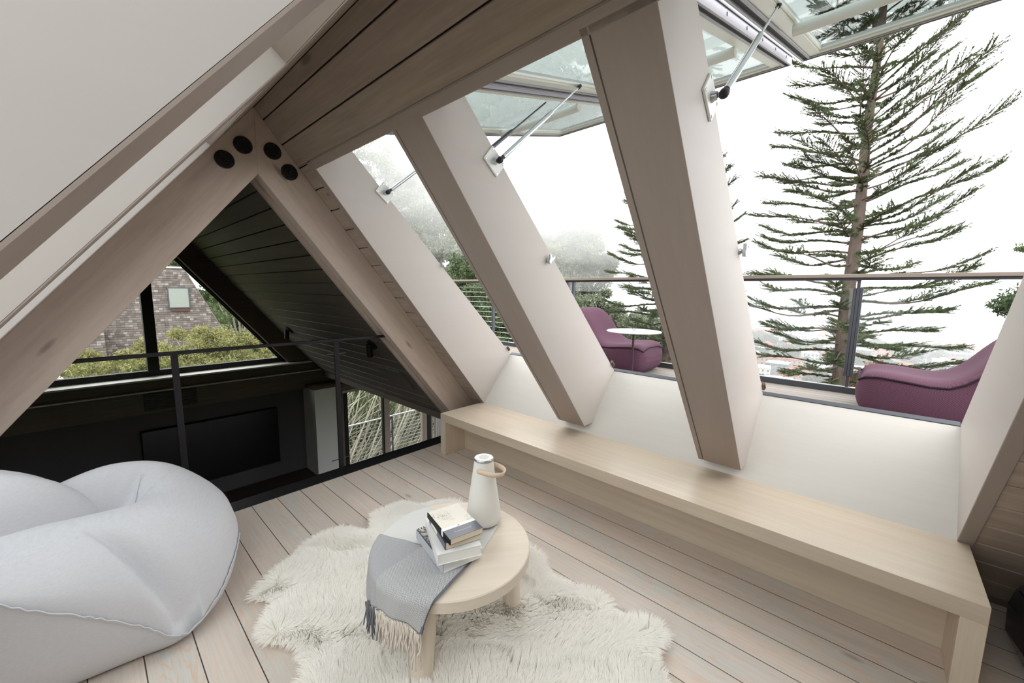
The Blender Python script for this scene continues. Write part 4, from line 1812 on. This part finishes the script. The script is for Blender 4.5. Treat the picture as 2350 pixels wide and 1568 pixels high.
# ---------------------------------------------------------------- small deck table
dt = empty('side_table', (3.74, 1.80, .6), 'slim round deck side table with a white top and dark pole, between the plum chairs', 'table')
mb = MB()
mb.lathe([(.262, 0), (.265, .002), (.265, .007), (.262, .009), (.001, .009)], (3.75, 1.80, 1.104), 72)
obj('tabletop', mb, M_white, dt, auto=30)
mb = MB()
M_tpole = plain('dark_plum_metal', S(58, 44, 52), .5, .4)
mb.tube([(3.75, 1.80, .612), (3.75, 1.80, 1.104)], .011, 16)
obj('pole', mb, M_tpole, dt, auto=40)
mb = MB()
mb.lathe([(.16, 0), (.16, .006), (.156, .010), (.001, .012)], (3.75, 1.80, .601), 48)
obj('base', mb, M_tpole, dt, auto=40)
mb = MB()
lp = [Vector((3.75, 1.80, 1.113)) + Vector((0, .014 * math.sin(a * 2 * PI), .03 - .03 * math.cos(a * 2 * PI))) for a in [k / 16 for k in range(17)]]
mb.tube(lp, .003, 8)
obj('loop_handle', mb, M_tpole, dt, smooth=True)


# ---------------------------------------------------------------- terrain
def terrain_h(x, y):
    sx = max(0.0, min(1.0, (x - 5) / 230))
    down = -55 * (sx * sx * (3 - 2 * sx)) - .30 * max(0, min(20, x - 6))
    up = .20 * max(0, y - 22) if x < 40 else 0
    up = min(up, 16) * max(0, 1 - max(0, x - 2) / 38)
    return -6.0 + down + up * 1.0 + .5 * math.sin(x * .21) * math.cos(y * .17)


def terrain():
    xs = list(np.linspace(-80, 30, 40)) + list(np.linspace(36, 260, 30)) + list(np.linspace(290, 1500, 20))
    ys = list(np.linspace(-700, -60, 16)) + list(np.linspace(-50, 120, 60)) + list(np.linspace(140, 900, 16))
    rows = [[(x, y, terrain_h(x, y)) for y in ys] for x in xs]
    return MB().grid(rows)


def ground_mat():
    t = NT('hillside_ground', .95, .1)
    n = t.noise(t.co(), .35, 6, .7)
    n2 = t.noise(t.co(), 6, 4)
    c = t.ramp(n, [(.3, S(62, 80, 46)), (.5, S(92, 104, 62)), (.7, S(128, 118, 88))])
    c = t.mix(t.math('MULTIPLY', n2, .4), c, S(54, 66, 40))
    return t.color(c).m


gt = terrain()
to_ = struct('ground_hillside', gt, ground_mat(), smooth=True)


# ---------------------------------------------------------------- vegetation builders
def leaf_quads(P, size, aspect=.45, rg=rng, flat=0.0, droop=None):
    n = len(P)
    d = rg.normal(size=(n, 3))
    if droop is not None:
        d = d * .6 + np.array(droop)
    d /= np.linalg.norm(d, axis=1)[:, None]
    e = rg.normal(size=(n, 3))
    e -= (e * d).sum(1)[:, None] * d
    e /= np.linalg.norm(e, axis=1)[:, None] + 1e-9
    s = size * rg.uniform(.6, 1.3, n)
    a, b = d * s[:, None], e * (s * aspect * .5)[:, None]
    V = np.stack([P, P + a * .5 + b, P + a, P + a * .5 - b], 1).reshape(-1, 3)
    F = np.arange(4 * n).reshape(n, 4)
    return V, F


def clumpy(n, c, rad, clumps, cr, rg, shell=.55):
    """points in clumps spread through an ellipsoid"""
    c = np.array(c, float)
    rad = np.array(rad, float)
    d = rg.normal(size=(clumps, 3))
    d /= np.linalg.norm(d, axis=1)[:, None]
    q = c + d * rad * (shell + (1 - shell) * rg.uniform(0, 1, (clumps, 1)) ** .6)
    k = rg.integers(0, clumps, n)
    o = rg.normal(size=(n, 3))
    o /= np.linalg.norm(o, axis=1)[:, None]
    sz = cr * rg.uniform(.6, 1.3, clumps)
    return q[k] + o * (sz[k] * rg.uniform(0, 1, n) ** .45)[:, None] * np.array([1, 1, .75]), q


def limb(mb, a, b, r0, r1, rg, bend=.12, n=7, sides=6):
    a, b = Vector(a), Vector(b)
    L = (b - a).length
    off = Vector((rg.uniform(-1, 1), rg.uniform(-1, 1), rg.uniform(-.3, .8))) * L * bend
    pts = []
    for k in range(n + 1):
        f = k / n
        pts.append(a.lerp(b, f) + off * (4 * f * (1 - f)))
    mb.tube(pts, [r0 + (r1 - r0) * k / n for k in range(n + 1)], sides)
    return pts


def broad_tree(name, label, cat, group, base, c, rad, n, leaf, size, clumps=60, cr=1.0, trunk_r=.3, seed=1, bark=None, twigs=10, aspect=.45, droop=None, shell=.55):
    rg = np.random.default_rng(seed)
    rp = random.Random(seed)
    o = empty(name, base, label, cat, group)
    P, q = clumpy(n, c, rad, clumps, cr, rg, shell)
    V, F = leaf_quads(P, size, aspect, rg, droop=droop)
    npobj('foliage', V, F, leaf, o)
    mb = MB()
    fork = Vector(base).lerp(Vector(c), .65)
    limb(mb, base, fork, trunk_r, trunk_r * .6, rp, .05)
    obj('trunk', mb, bark or M_bark, o, smooth=True)
    mb = MB()
    for i in range(twigs):
        limb(mb, fork, Vector(q[i % len(q)]), trunk_r * .35, trunk_r * .06, rp, .1)
    obj('branches', mb, bark or M_bark, o, smooth=True)
    return o


# ---------------------------------------------------------------- star pines (whorled branches)
def star_pine(name, label, base, top, radius_fn, seed, yaw_bias=0.0, whorl=.44, group='star pines below the deck', up=.25, ang_lim=None, dens=1.0):
    rg = np.random.default_rng(seed)
    rp = random.Random(seed)
    bx, by, bz = base
    o = empty(name, base, label, 'tree', group)
    mb = MB()
    N = 30
    pts = [Vector((bx + .03 * math.sin(k * .7), by + .03 * math.cos(k * .9), bz + (top - bz) * k / N)) for k in range(N + 1)]
    mb.tube(pts, [.36 - .31 * (k / N) ** 1.0 for k in range(N + 1)], 16)
    obj('trunk', mb, M_bark, o, smooth=True)
    br = MB()
    sprig_a, sprig_b, sprig_r = [], [], []
    z = bz + .4
    wi = 0
    while z < top - .3:
        nb = rp.choice([4, 5, 5, 6])
        a0 = rp.uniform(0, 6.28)
        for i in range(nb):
            az = a0 + i * 2 * PI / nb + rp.uniform(-.25, .25)
            zz = z + rp.uniform(-.15, .15)
            R_ = radius_fn(zz) * rp.choice([rp.uniform(.85, 1.06), rp.uniform(.55, .95)])
            if R_ < .25:
                continue
            # branches on the -Y side rise more steeply
            side = -math.sin(az + yaw_bias)
            hi_ = min(1.0, max(0.0, (zz + 1) / 9))
            upw = up * (hi_ * 1.25 - .25) + .50 * max(0, side) * hi_
            dirv = Vector((math.cos(az), math.sin(az), 0))
            sidev = Vector((-dirv.y, dirv.x, 0))
            K = 9
            path = []
            swing = rp.uniform(-.28, .28)
            for k in range(K + 1):
                f = k / K
                h = R_ * (upw * f - .12 * f * (1 - f) + .05 * f ** 3 + .028 * math.sin(f * 7 + az * 5 + zz * 3))
                path.append(Vector((bx, by, zz)) + dirv * (R_ * f) + sidev * (R_ * swing * f * f) + Vector((0, 0, h)))
            r0 = .016 + .010 * R_
            br.tube(path, [r0 * (1 - .8 * k / K) for k in range(K + 1)], 5)
            # side sprays, dense on the outer two thirds
            ns = int(R_ * 25 * dens)
            for s in range(ns):
                f = .10 + .90 * ((s + rp.random()) / ns) ** .9
                i0 = min(int(f * K), K - 1)
                p = path[i0].lerp(path[i0 + 1], f * K - i0)
                tdir = (path[i0 + 1] - path[i0]).normalized()
                sg = 1 if s % 2 else -1
                L = (.20 + .42 * math.sin(PI * min(1, (1 - f) * 1.5 + .12))) * rp.uniform(.6, 1.2) * min(1, R_ / 2.2)
                dv = (tdir * rp.uniform(.65, 1.0) + sidev * sg * rp.uniform(.35, .8) + Vector((0, 0, rp.uniform(-.22, .18)))).normalized()
                if rp.random() < .35 - 1.0 * f or (mnoise.noise(Vector((az * 3, zz * 1.7, f * 3.5))) > .22 and f < .75):
                    continue
                q = p + dv * L
                q.z += .10 * L
                sprig_a.append(p)
                sprig_b.append(q)
                sprig_r.append(1)
            p = path[-2]
            sprig_a.append(p)
            sprig_b.append(path[-1] + (path[-1] - p) * .3)
            sprig_r.append(1.2)
        z += whorl * rp.uniform(.8, 1.25)
        wi += 1
    obj('branches', br, M_bark, o, smooth=True)
    A = np.array([tuple(v) for v in sprig_a])
    B_ = np.array([tuple(v) for v in sprig_b])
    n = len(A)
    # each sprig: a twig clothed in short needles pointing forwards
    D = B_ - A
    L = np.linalg.norm(D, axis=1)
    Dn = D / (L[:, None] + 1e-9)
    V_all, F_all = [], []
    per = 38
    f = rg.uniform(.05, 1.0, (n, per))
    p = A[:, None] + D[:, None] * f[..., None]
    nd = rg.normal(size=(n, per, 3))
    nd -= (nd * Dn[:, None]).sum(2)[..., None] * Dn[:, None]
    nd /= np.linalg.norm(nd, axis=2)[..., None] + 1e-9
    nl = rg.uniform(.06, .13, (n, per))
    tip = p + (Dn[:, None] * .85 + nd * .6) * nl[..., None]
    wv = np.cross(nd, Dn[:, None]) * .010
    V = np.stack([p - wv, p + wv, tip], 2).reshape(-1, 3)
    F = np.arange(len(V)).reshape(-1, 3)
    npobj('needles', V, F, M_needle, o)
    # twigs themselves
    up_ = np.array([0, 0, 1.0])
    s1 = np.cross(Dn, up_)
    s1 /= np.linalg.norm(s1, axis=1)[:, None] + 1e-9
    s2 = np.cross(Dn, s1)
    r = .010
    V = np.stack([A + s1 * r, A - s1 * r * .5 + s2 * r * .87, A - s1 * r * .5 - s2 * r * .87, B_], 1).reshape(-1, 3)
    b4_ = np.arange(n)[:, None] * 4
    F = np.concatenate([b4_ + np.array([0, 1, 3]), b4_ + np.array([1, 2, 3]), b4_ + np.array([2, 0, 3])])
    npobj('twigs', V, F, M_bark, o)
    return o


def interp(tab):
    xs, ys = zip(*tab)
    return lambda z: float(np.interp(z, xs, ys))


star_pine('star_pine', 'tall star-shaped pine with tiered branches and bare trunk, behind the glass railing', (20.0, .95, terrain_h(20, .95) - .3), 15.5,
          interp([(-9, .1), (-5.5, 2.2), (-3, 2.9), (-1, 3.2), (2, 3.5), (4.5, 3.4), (7.3, 3.0), (10, 2.45), (12, 1.9), (14, 1.1), (15.5, .2)]), 5)
star_pine('star_pine', 'second tiered pine partly hidden behind the middle wooden mullion', (21.6, 8.4, terrain_h(21.6, 8.4) - .3), 10.2,
          interp([(-9, .5), (-5, 3.2), (-2, 3.4), (1, 3.3), (4, 3.0), (6, 2.7), (8, 1.6), (10.2, .2)]), 9, whorl=.42, dens=1.15)
broad_tree('cypress_tree', 'dark green conifer sprays entering at the right edge below the rail', 'tree', 'trees below the deck', (14.6, -4.0, -7.6), (14.4, -3.0, 1.35), (.9, 1.2, .42), 9000, M_shrub, .10, 34, .22, .16, 31, aspect=.3)
broad_tree('cypress_tree', 'dark conifer tip at the right edge above the rail', 'tree', 'trees below the deck', (14.2, -3.4, -7.4), (14.0, -2.45, 2.55), (.5, .42, .12), 1500, M_needle, .09, 16, .09, .10, 32, aspect=.25)

# eucalyptus behind the deck
EU = [((34.15, 61.1, 18.0), (8.2, 8.2, 9.5), 31, 'tall hazy eucalyptus crown, highest at the left of the skylights'),
      ((37.0, 54.6, 11.0), (7.8, 7.8, 8), 32, 'hazy grey-green eucalyptus left of the middle mullion'),
      ((32.6, 44.3, 4.0), (6.2, 6.2, 6.4), 33, 'greener eucalyptus low behind the far cable railing'),
      ((56.3, 49.6, 9.6), (6.0, 6.0, 6.6), 34, 'pale eucalyptus crown just right of the middle mullion'),
      ((58.4, 38.6, 6.4), (6.2, 6.0, 6.0), 35, 'rounded eucalyptus crown in the centre gap, left of the second pine'),
      ((47.9, 39.4, 2.4), (6.6, 6.6, 6.4), 36, 'lower eucalyptus behind the plum chair'),
      ((29.5, 62.0, 10.0), (7.5, 7.5, 9), 37, 'hazy eucalyptus seen beside the far jamb')]
for c, r, sd, lb in EU:
    broad_tree('eucalyptus_tree', lb, 'tree', 'eucalyptus trees beyond the deck', (c[0], c[1], terrain_h(c[0], c[1]) - .5), c, r, 46000, M_euca, .46, 150, 1.35, .38, sd, twigs=30, aspect=.38, shell=.3)
SH = [((34.0, 21.1, -1.9), (4.2, 4.2, 3.6), 41, M_euca, 'grey-green bushy tree behind the plum chair and below the rail', .30, .7),
      ((40.7, 19.3, -4.2), (4.0, 4.0, 3.4), 42, M_euca, 'bushy tree right of the deck table, below the rail', .30, .7),
      ((28.3, 20.7, -2.3), (3.4, 3.4, 3.2), 43, M_shrub, 'dark bush behind the back of the plum chair', .26, .6),
      ((9.6, 10.6, -.1), (1.7, 1.7, 1.9), 44, M_shrub, 'dark green shrub close behind the cable railing', .09, .28),
      ((8.6, 8.6, -1.3), (1.3, 1.3, 1.3), 45, M_shrub, 'low dark shrub under the cable railing at the mullion foot', .09, .25),
      ((13.0, 13.8, 1.0), (2.2, 2.2, 2.4), 46, M_shrub, 'green shrub rising above the far end of the deck rail', .12, .4),
      ((52.5, 24.5, -6.5), (7.5, 8.5, 6.0), 50, M_euca, 'wide bushy slope right of the side table, above the town', .42, 1.2),
      ((47.0, 33.0, -5.0), (8.0, 8.0, 5.5), 51, M_euca, 'wide bushy slope behind the small deck table', .42, 1.2),
      ((17.5, 16.2, -.3), (3.2, 3.2, 2.6), 52, M_shrub, 'dense green bush behind the far cable railing', .18, .55),
      ((25.5, -1.0, -2.9), (1.5, 2.1, 1.1), 47, M_redleaf, 'rust-tinged bush behind the plum chair at the right', .12, .35),
      ((17.5, 1.6, -5.6), (1.8, 5.0, 1.5), 48, M_bushy, 'bright green bush at the foot of the tall pine', .12, .4),
      ((24.5, 6.0, -6.6), (2.2, 4.0, 2.2), 49, M_shrub, 'dark shrub beyond the kerb right of the deck table', .14, .5)]
for c, r, sd, mt, lb, ls, crr in SH:
    broad_tree('shrub', lb, 'shrub', 'shrubs beyond the deck', (c[0], c[1], terrain_h(c[0], c[1]) - .3), c, r, 30000, mt, ls * 1.15, 110, crr, .12, sd, twigs=22, aspect=.45, bark=M_twig, shell=.3)

# rosette plant at the mullion foot
ag = empty('rosette_plant', (4.2, 4.55, .601), 'small pink and silver rosette plant in a pot on the far end of the deck', 'plant')
mb = MB()
mb.lathe([(.09, 0), (.12, .02), (.14, .20), (.145, .22), (.13, .22), (.001, .20)], (4.2, 4.55, .601), 28)
obj('pot', mb, M_gunmetal, ag, auto=40)
mb = MB()
rp = random.Random(4)
for k in range(46):
    a = k * 2.4
    el = .3 + 1.0 * k / 46
    L = .20 * rp.uniform(.8, 1.1)
    d = Vector((math.cos(a) * math.cos(el), math.sin(a) * math.cos(el), math.sin(el)))
    s = Vector((-math.sin(a), math.cos(a), 0))
    b = Vector((4.2, 4.55, .80))
    m1 = b + d * L * .55
    mb.add([b + s * .01, b - s * .01, m1 - s * .018, b + d * L, m1 + s * .018], [(0, 1, 2, 3, 4)])
o = obj('leaves', mb, leaf_mat('pink_silver_leaf', S(150, 110, 120), S(176, 168, 170), S(206, 196, 196), .1, 12), ag)
o['kind'] = 'thing'


# ---------------------------------------------------------------- shingled house beyond the far gable
def shingles():
    t = NT('weathered_cedar_shingles', .9, .1)
    x, y, z = t.sep()
    row = t.math('FLOOR', t.math('DIVIDE', z, .085))
    fz = t.math('FRACT', t.math('DIVIDE', z, .085))
    xo = t.math('ADD', x, t.math('MULTIPLY', t.rnd(t.comb(row, 2.0, 5.0)), .7))
    col = t.math('FLOOR', t.math('DIVIDE', xo, .11))
    fx = t.math('FRACT', t.math('DIVIDE', xo, .11))
    r = t.rnd(t.comb(col, row, 1.0))
    c = t.ramp(r, [(0, S(104, 98, 94)), (.35, S(120, 113, 109)), (.7, S(134, 127, 122)), (.9, S(154, 147, 141)), (1, S(178, 171, 166))])
    n = t.noise(t.map((30, 30, 3)), 1, 4)
    c = t.mix(t.math('MULTIPLY', n, .4), c, S(98, 84, 78))
    e1 = t.ramp(fz, [(0, (1, 1, 1)), (.07, (1, 1, 1)), (.15, (0, 0, 0))])
    e2 = t.ramp(fx, [(0, (1, 1, 1)), (.04, (1, 1, 1)), (.07, (0, 0, 0))])
    c = t.mix(t.math('MULTIPLY', e1, .75), c, S(48, 40, 38))
    c = t.mix(t.math('MULTIPLY', e2, .6), c, S(60, 52, 48))
    t.color(c)
    t.bump(t.math('SUBTRACT', fz, e1), .5, .02)
    return t.m


M_shing = shingles()
hs = empty('shingled_house', (0, 21.0, -6), 'steep-roofed house clad in weathered grey shingles, beyond the far gable window', 'house')
HY = 20.0
# outline of the facing wall at y = HY (x, z)
wall = [(-3.2, 2.12), (2.80, 2.17), (4.35, -1.3), (5.9, -4.8), (5.9, -7), (-3.2, -7)]
mb = MB()
mb.prism([(x, HY, z) for x, z in wall], (0, 6.0, 0))
obj('wall', mb, M_shing, hs)
mb = MB()
mb.prism([(-3.3, HY - .06, 2.14), (2.86, HY - .06, 2.19), (2.86, HY - .06, 2.25), (-3.3, HY - .06, 2.20)], (0, 6.2, 0))
obj('roof_coping', mb, M_wall_w, hs)
mb = MB()
mb.prism([(2.80, HY - .02, 2.17), (2.825, HY - .02, 2.17), (5.925, HY - .02, -4.8), (5.90, HY - .02, -4.8)], (0, 6.05, 0))
obj('verge_strip', mb, plain('grey_verge', S(130, 122, 116), .8, .2), hs)
hw = obj('window_frame', MB().box((2.24, HY - .05, .66), (2.90, HY + .02, 1.46)), M_gunmetal, hs)
obj('blind', MB().box((2.28, HY - .055, .70), (2.86, HY - .02, 1.42)), plain('greenish_blind', S(140, 146, 138), .6, .3), hw)
M_stain = plain('dark_stained_shingle', S(86, 66, 58), .9, .1)
obj('window_ledge', MB().box((2.32, HY - .08, .54), (2.88, HY - .001, .64)), M_stain, hs)
mb = MB()
mb.box((-.6, HY - .9, -6.5), (.42, HY - .001, .05))
obj('bay', mb, M_shing, hs)
obj('bay_window', MB().box((-1.9, HY - .5, -2.2), (-.62, HY - .01, -.55)), M_white, hs)

# cedar in front of it and the hill planting
CE = [((.4, 13.6, -.95), (2.2, 1.3, .95), 61, 'yellow-green cedar in front of the shingled house, left of the window mullion'),
      ((2.0, 13.2, -.55), (1.6, 1.2, .95), 62, 'yellow-green cedar in front of the shingled house, right of the window mullion'),
      ((3.6, 13.8, -1.15), (1.5, 1.2, .8), 63, 'pale green cedar under the right corner of the far gable window')]
for c, r, sd, lb in CE:
    broad_tree('cedar_shrub', lb, 'shrub', 'cedars in front of the shingled house', (c[0], c[1], -6.2), c, r, 42000, M_cedar, .085, 150, .20, .12, sd, twigs=60, aspect=.3, droop=(0, 0, -.25), bark=M_twig, shell=.25)
HT_ = [((5.9, 44.0, 5.5), (6, 5, 6.5), 71, M_shrub, 'dark trees on the hill above the shingled house'),
       ((9.4, 35.0, 1.0), (4.0, 4.0, 4.2), 72, M_bushy, 'green bushes on the hillside right of the shingled house'),
       ((6.4, 28.5, -.4), (2.4, 2.6, 3.2), 73, M_bushy, 'tangled bush beside the sloping edge of the shingled house'),
       ((10.4, 28.5, -2.0), (2.6, 2.6, 2.2), 74, M_shrub, 'dark green ground ivy at the right of the far gable window'),
       ((3.5, 47.0, 7.0), (7, 5, 6.5), 75, M_shrub, 'treetops behind the flat top of the shingled house'),
       ((7.5, 21.0, -3.4), (1.6, 2.0, 1.6), 76, M_shrub, 'low green shrub beyond the cedars')]
for c, r, sd, mt, lb in HT_:
    big = c[1] > 40
    broad_tree('hillside_tree' if big else 'hillside_bush', lb, 'tree' if big else 'shrub', 'planting on the hill beyond the gable', (c[0], c[1], terrain_h(c[0], c[1]) - .3), c, r, 26000, mt, .30 if big else .16, 90, .9 if big else .5, .2, sd, twigs=30, aspect=.4, bark=M_twig)

# ---------------------------------------------------------------- lower balcony railing and the bare-branched bush outside the glass doors
mb = MB()
mb.box((3.0, 8.12, -3.12), (9.5, 9.56, -3.03))
struct('floor_balcony', mb, M_deck)
lr = empty('balcony_railing', (5.5, 9.5, -2.85), 'cable railing with a round metal handrail outside the lower glass doors', 'railing')
mb = MB()
mb.tube([(3.0, 9.5, -1.93), (9.4, 9.5, -1.93)], .024, 14)
obj('handrail', mb, M_alu, lr, auto=40)
for x in (3.6, 5.49, 7.4, 9.3):
    mb = MB()
    mb.box((x - .018, 9.485, -3.03), (x + .018, 9.515, -1.94))
    obj('post', mb, M_gunmetal, lr)
for k in range(10):
    z = -2.04 - k * .0985
    mb = MB()
    mb.tube([(3.0, 9.5, z), (9.4, 9.5, z)], .005, 6)
    obj('cable', mb, M_alu, lr)
bb = empty('bare_branched_bush', (7.5, 13.0, -6.5), 'tangled bush of pale bare branches and green leaves outside the lower glass doors', 'bush')
rp = random.Random(12)
mb = MB()
tw = MB()
for k in range(80):
    b0 = Vector((rp.uniform(3.4, 8.4), rp.uniform(11.0, 12.6), rp.uniform(-6.0, -4.2)))
    az = rp.uniform(-.35, .9)
    L = rp.uniform(2.4, 4.6)
    d = Vector((math.cos(az) * .62, .12, rp.uniform(.5, 1.0))).normalized()
    pts = limb(mb, b0, b0 + d * L, rp.uniform(.022, .050), .012, rp, .16, 9)
    for q in range(9):
        p = pts[rp.randint(2, 9)]
        dd_ = (d + Vector((rp.uniform(-.9, .9), rp.uniform(-.6, .6), rp.uniform(-.4, .8)))).normalized()
        limb(tw, p, p + dd_ * rp.uniform(.4, 1.3), .010, .003, rp, .12, 4, 4)
obj('branches', mb, M_twig, bb, smooth=True)
obj('twigs', tw, M_twig, bb, smooth=True)
P_, _q = clumpy(60000, (6.9, 13.7, -3.6), (3.4, 1.5, 2.5), 240, .36, np.random.default_rng(5), .1)
V_, F_ = leaf_quads(P_, .075, .5, np.random.default_rng(6))
npobj('leaves', V_, F_, M_bushy, bb)
broad_tree('shrub', 'dense green shrub behind the bare branches outside the glass doors', 'shrub', 'shrubs beyond the deck', (9.0, 16.5, -8), (9.0, 17.0, -3.4), (4.5, 2.0, 3.4), 52000, M_shrub, .13, 200, .6, .15, 81, twigs=30, bark=M_twig, shell=.3)

# ---------------------------------------------------------------- foggy city below
CITY_Z = -61.0
mb = MB()
mb.add([(240, -500, CITY_Z), (1500, -500, CITY_Z), (1500, 800, CITY_Z), (240, 800, CITY_Z)], [(0, 1, 2, 3)])


def city_ground():
    t = NT('city_ground', .95, .1)
    n = t.noise(t.co(), .03, 5)
    c = t.ramp(n, [(.35, S(62, 72, 56)), (.5, S(84, 84, 78)), (.65, S(104, 100, 94))])
    return t.color(c).m


struct('ground_city', mb, city_ground())
HC = [('cream', S(176, 166, 146)), ('white', S(186, 186, 184)), ('pale pink', S(176, 140, 128)), ('grey', S(112, 115, 122)), ('tan', S(150, 132, 108))]
HM = [plain('house_wall_%d' % i, c, .9, .1) for i, (_, c) in enumerate(HC)]
M_rf1 = plain('grey_roof', S(78, 79, 84), .9, .1)
M_rf2 = plain('terracotta_roof', S(150, 82, 64), .9, .1)
M_win = plain('far_window_glass', S(70, 76, 86), .4, .4)


def city_house(kind, ci, wx, wy, h):
    """unit house around its own origin; front faces the deck (-x)"""
    label = {'flat': 'distant %s flat-roofed house in the foggy town below the deck', 'gable': 'distant %s house with a pitched roof in the foggy town below the deck',
             'row': 'distant long %s building with rows of windows in the foggy town'}[kind] % HC[ci][0]
    o = empty('town_house', (0, 0, 0), label, 'house', label.replace('distant ', 'distant '))
    mb = MB()
    mb.box((-wx / 2, -wy / 2, 0), (wx / 2, wy / 2, h))
    obj('wall', mb, HM[ci], o)
    mb = MB()
    if kind == 'gable':
        mb.prism([(-wx / 2 - .4, -wy / 2 - .4, h), (-wx / 2 - .4, wy / 2 + .4, h), (-wx / 2 - .4, 0, h + wy * .32)], (wx + .8, 0, 0))
    else:
        mb.box((-wx / 2 - .3, -wy / 2 - .3, h), (wx / 2 + .3, wy / 2 + .3, h + .5))
        mb.box((-wx / 6, -wy / 6, h + .5), (wx / 6, wy / 6, h + 1.5))
    obj('roof', mb, M_rf2 if ci == 2 or (kind == 'gable' and ci == 4) else M_rf1 if kind == 'gable' else HM[1], o)
    mb = MB()
    nw = max(2, int(wy / 3))
    for r_ in range(max(1, int(h / 3))):
        for k in range(nw):
            yy = -wy / 2 + wy * (k + .5) / nw
            mb.box((-wx / 2 - .08, yy - .6, 1.2 + r_ * 3), (-wx / 2 + .02, yy + .6, 2.6 + r_ * 3))
    obj('windows', mb, M_win, o)
    return o


protos = []
for ci in range(5):
    protos.append(city_house('flat', ci, 13, 11 + ci, 7 + (ci % 2) * 2.5))
    protos.append(city_house('gable', ci, 12, 9 + ci, 6.5))
for ci in (0, 1, 2):
    protos.append(city_house('row', ci, 14, 38, 9.5))
used = [False] * len(protos)
spots_ = []
rp = random.Random(21)
x = 285.0
while x < 820:
    lo, hi = -.20 * x, .24 * x
    y = lo + rp.uniform(0, 10)
    while y < hi:
        idx_ = rp.randrange(len(protos)) if rp.random() < .45 else rp.randrange(10)
        wdt = 40 if idx_ >= 10 else 15
        if rp.random() < .80:
            spots_.append((x + rp.uniform(-3, 3), y + wdt / 2, idx_))
        y += wdt + rp.uniform(.5, 7)
    x += 24 + (x - 285) * .055
for y in (104, 122, 139, 116, 131):
    spots_.append((300 + rp.uniform(0, 60), y + rp.uniform(-3, 3), rp.randrange(10)))
spots_ = spots_[:290]
for (x, y, k) in spots_:
    src = protos[k]
    if not used[k]:
        used[k] = True
        r_ = src
    else:
        r_ = src.copy()
        COL.objects.link(r_)
        for ch in src.children:
            c_ = ch.copy()
            COL.objects.link(c_)
            c_.parent = r_
    r_.location = (x, y, CITY_Z - .05)
    r_.rotation_euler = (0, 0, rp.choice([0, 0, .12, -.1, .2]))
for k, u_ in enumerate(used):
    if not u_:
        protos[k].location = (600 + k * 20, 10, CITY_Z)
# street trees of the town
M_far = leaf_mat('distant_tree_green', S(48, 62, 46), S(64, 76, 56), None, .1, .2)
tp = empty('town_tree', (0, 0, 0), 'rounded grey-green tree between houses of the foggy town', 'tree', 'rounded grey-green tree between houses of the foggy town')
rg_ = np.random.default_rng(3)
P_, _q = clumpy(1500, (0, 0, 7), (6.5, 6.5, 5), 22, 2.4, rg_)
V_, F_ = leaf_quads(P_, 1.7, .7, rg_)
npobj('foliage', V_, F_, M_far, tp)
mb = MB()
mb.tube([(0, 0, -.5), (0, 0, 6)], [.6, .3], 8)
obj('trunk', mb, M_bark, tp)
placed = []
for k in range(60):
    for _try in range(200):
        x = rp.uniform(270, 640)
        y = rp.uniform(-.2, .24) * x
        if all(math.hypot(x - a, y - b) > 19 for a, b in placed) and all(math.hypot(x - a, y - b) > (28 if q >= 10 else 15) for a, b, q in spots_):
            break
    else:
        continue
    placed.append((x, y))
    if k == 0:
        r_ = tp
    else:
        r_ = tp.copy()
        COL.objects.link(r_)
        for ch in tp.children:
            c_ = ch.copy()
            COL.objects.link(c_)
            c_.parent = r_
    r_.location = (x, y, CITY_Z)
    s_ = rp.uniform(.7, 1.3)
    r_.scale = (s_, s_, s_)


# ---------------------------------------------------------------- fog
def fog(name, lo, hi, dens, col=.985):
    m = bpy.data.materials.new(name + '_volume')
    m.use_nodes = True
    t = m.node_tree
    t.nodes.remove(t.nodes['Principled BSDF'])
    vsn = t.nodes.new('ShaderNodeVolumeScatter')
    vsn.inputs['Color'].default_value = (col, col, col + .004, 1)
    vsn.inputs['Density'].default_value = dens
    vsn.inputs['Anisotropy'].default_value = .2
    t.links.new(vsn.outputs[0], t.nodes['Material Output'].inputs['Volume'])
    o = obj(name, MB().box(lo, hi), m)
    o['kind'] = 'stuff'
    o['label'] = {'fog_low': 'white fog over the town and hillside', 'fog_high': 'white fog veiling the tops of the eucalyptus trees',
                  'fog_middle': 'lighter fog across the middle of the eucalyptus trees', 'fog_thin': 'thin haze just above the deck rail among the eucalyptus trees'}[name]
    o['category'] = 'fog'
    return o


fog('fog_low', (60.0, -600, -90), (1400, 900, -4.0), .0026, .42)
fog('fog_high', (24.0, 18.0, 10.0), (600, 500, 23), .030)
fog('fog_middle', (24.0, 18.0, 5.5), (600, 500, 9.99), .017)
fog('fog_thin', (24.0, 18.0, 1.5), (600, 500, 5.49), .007)
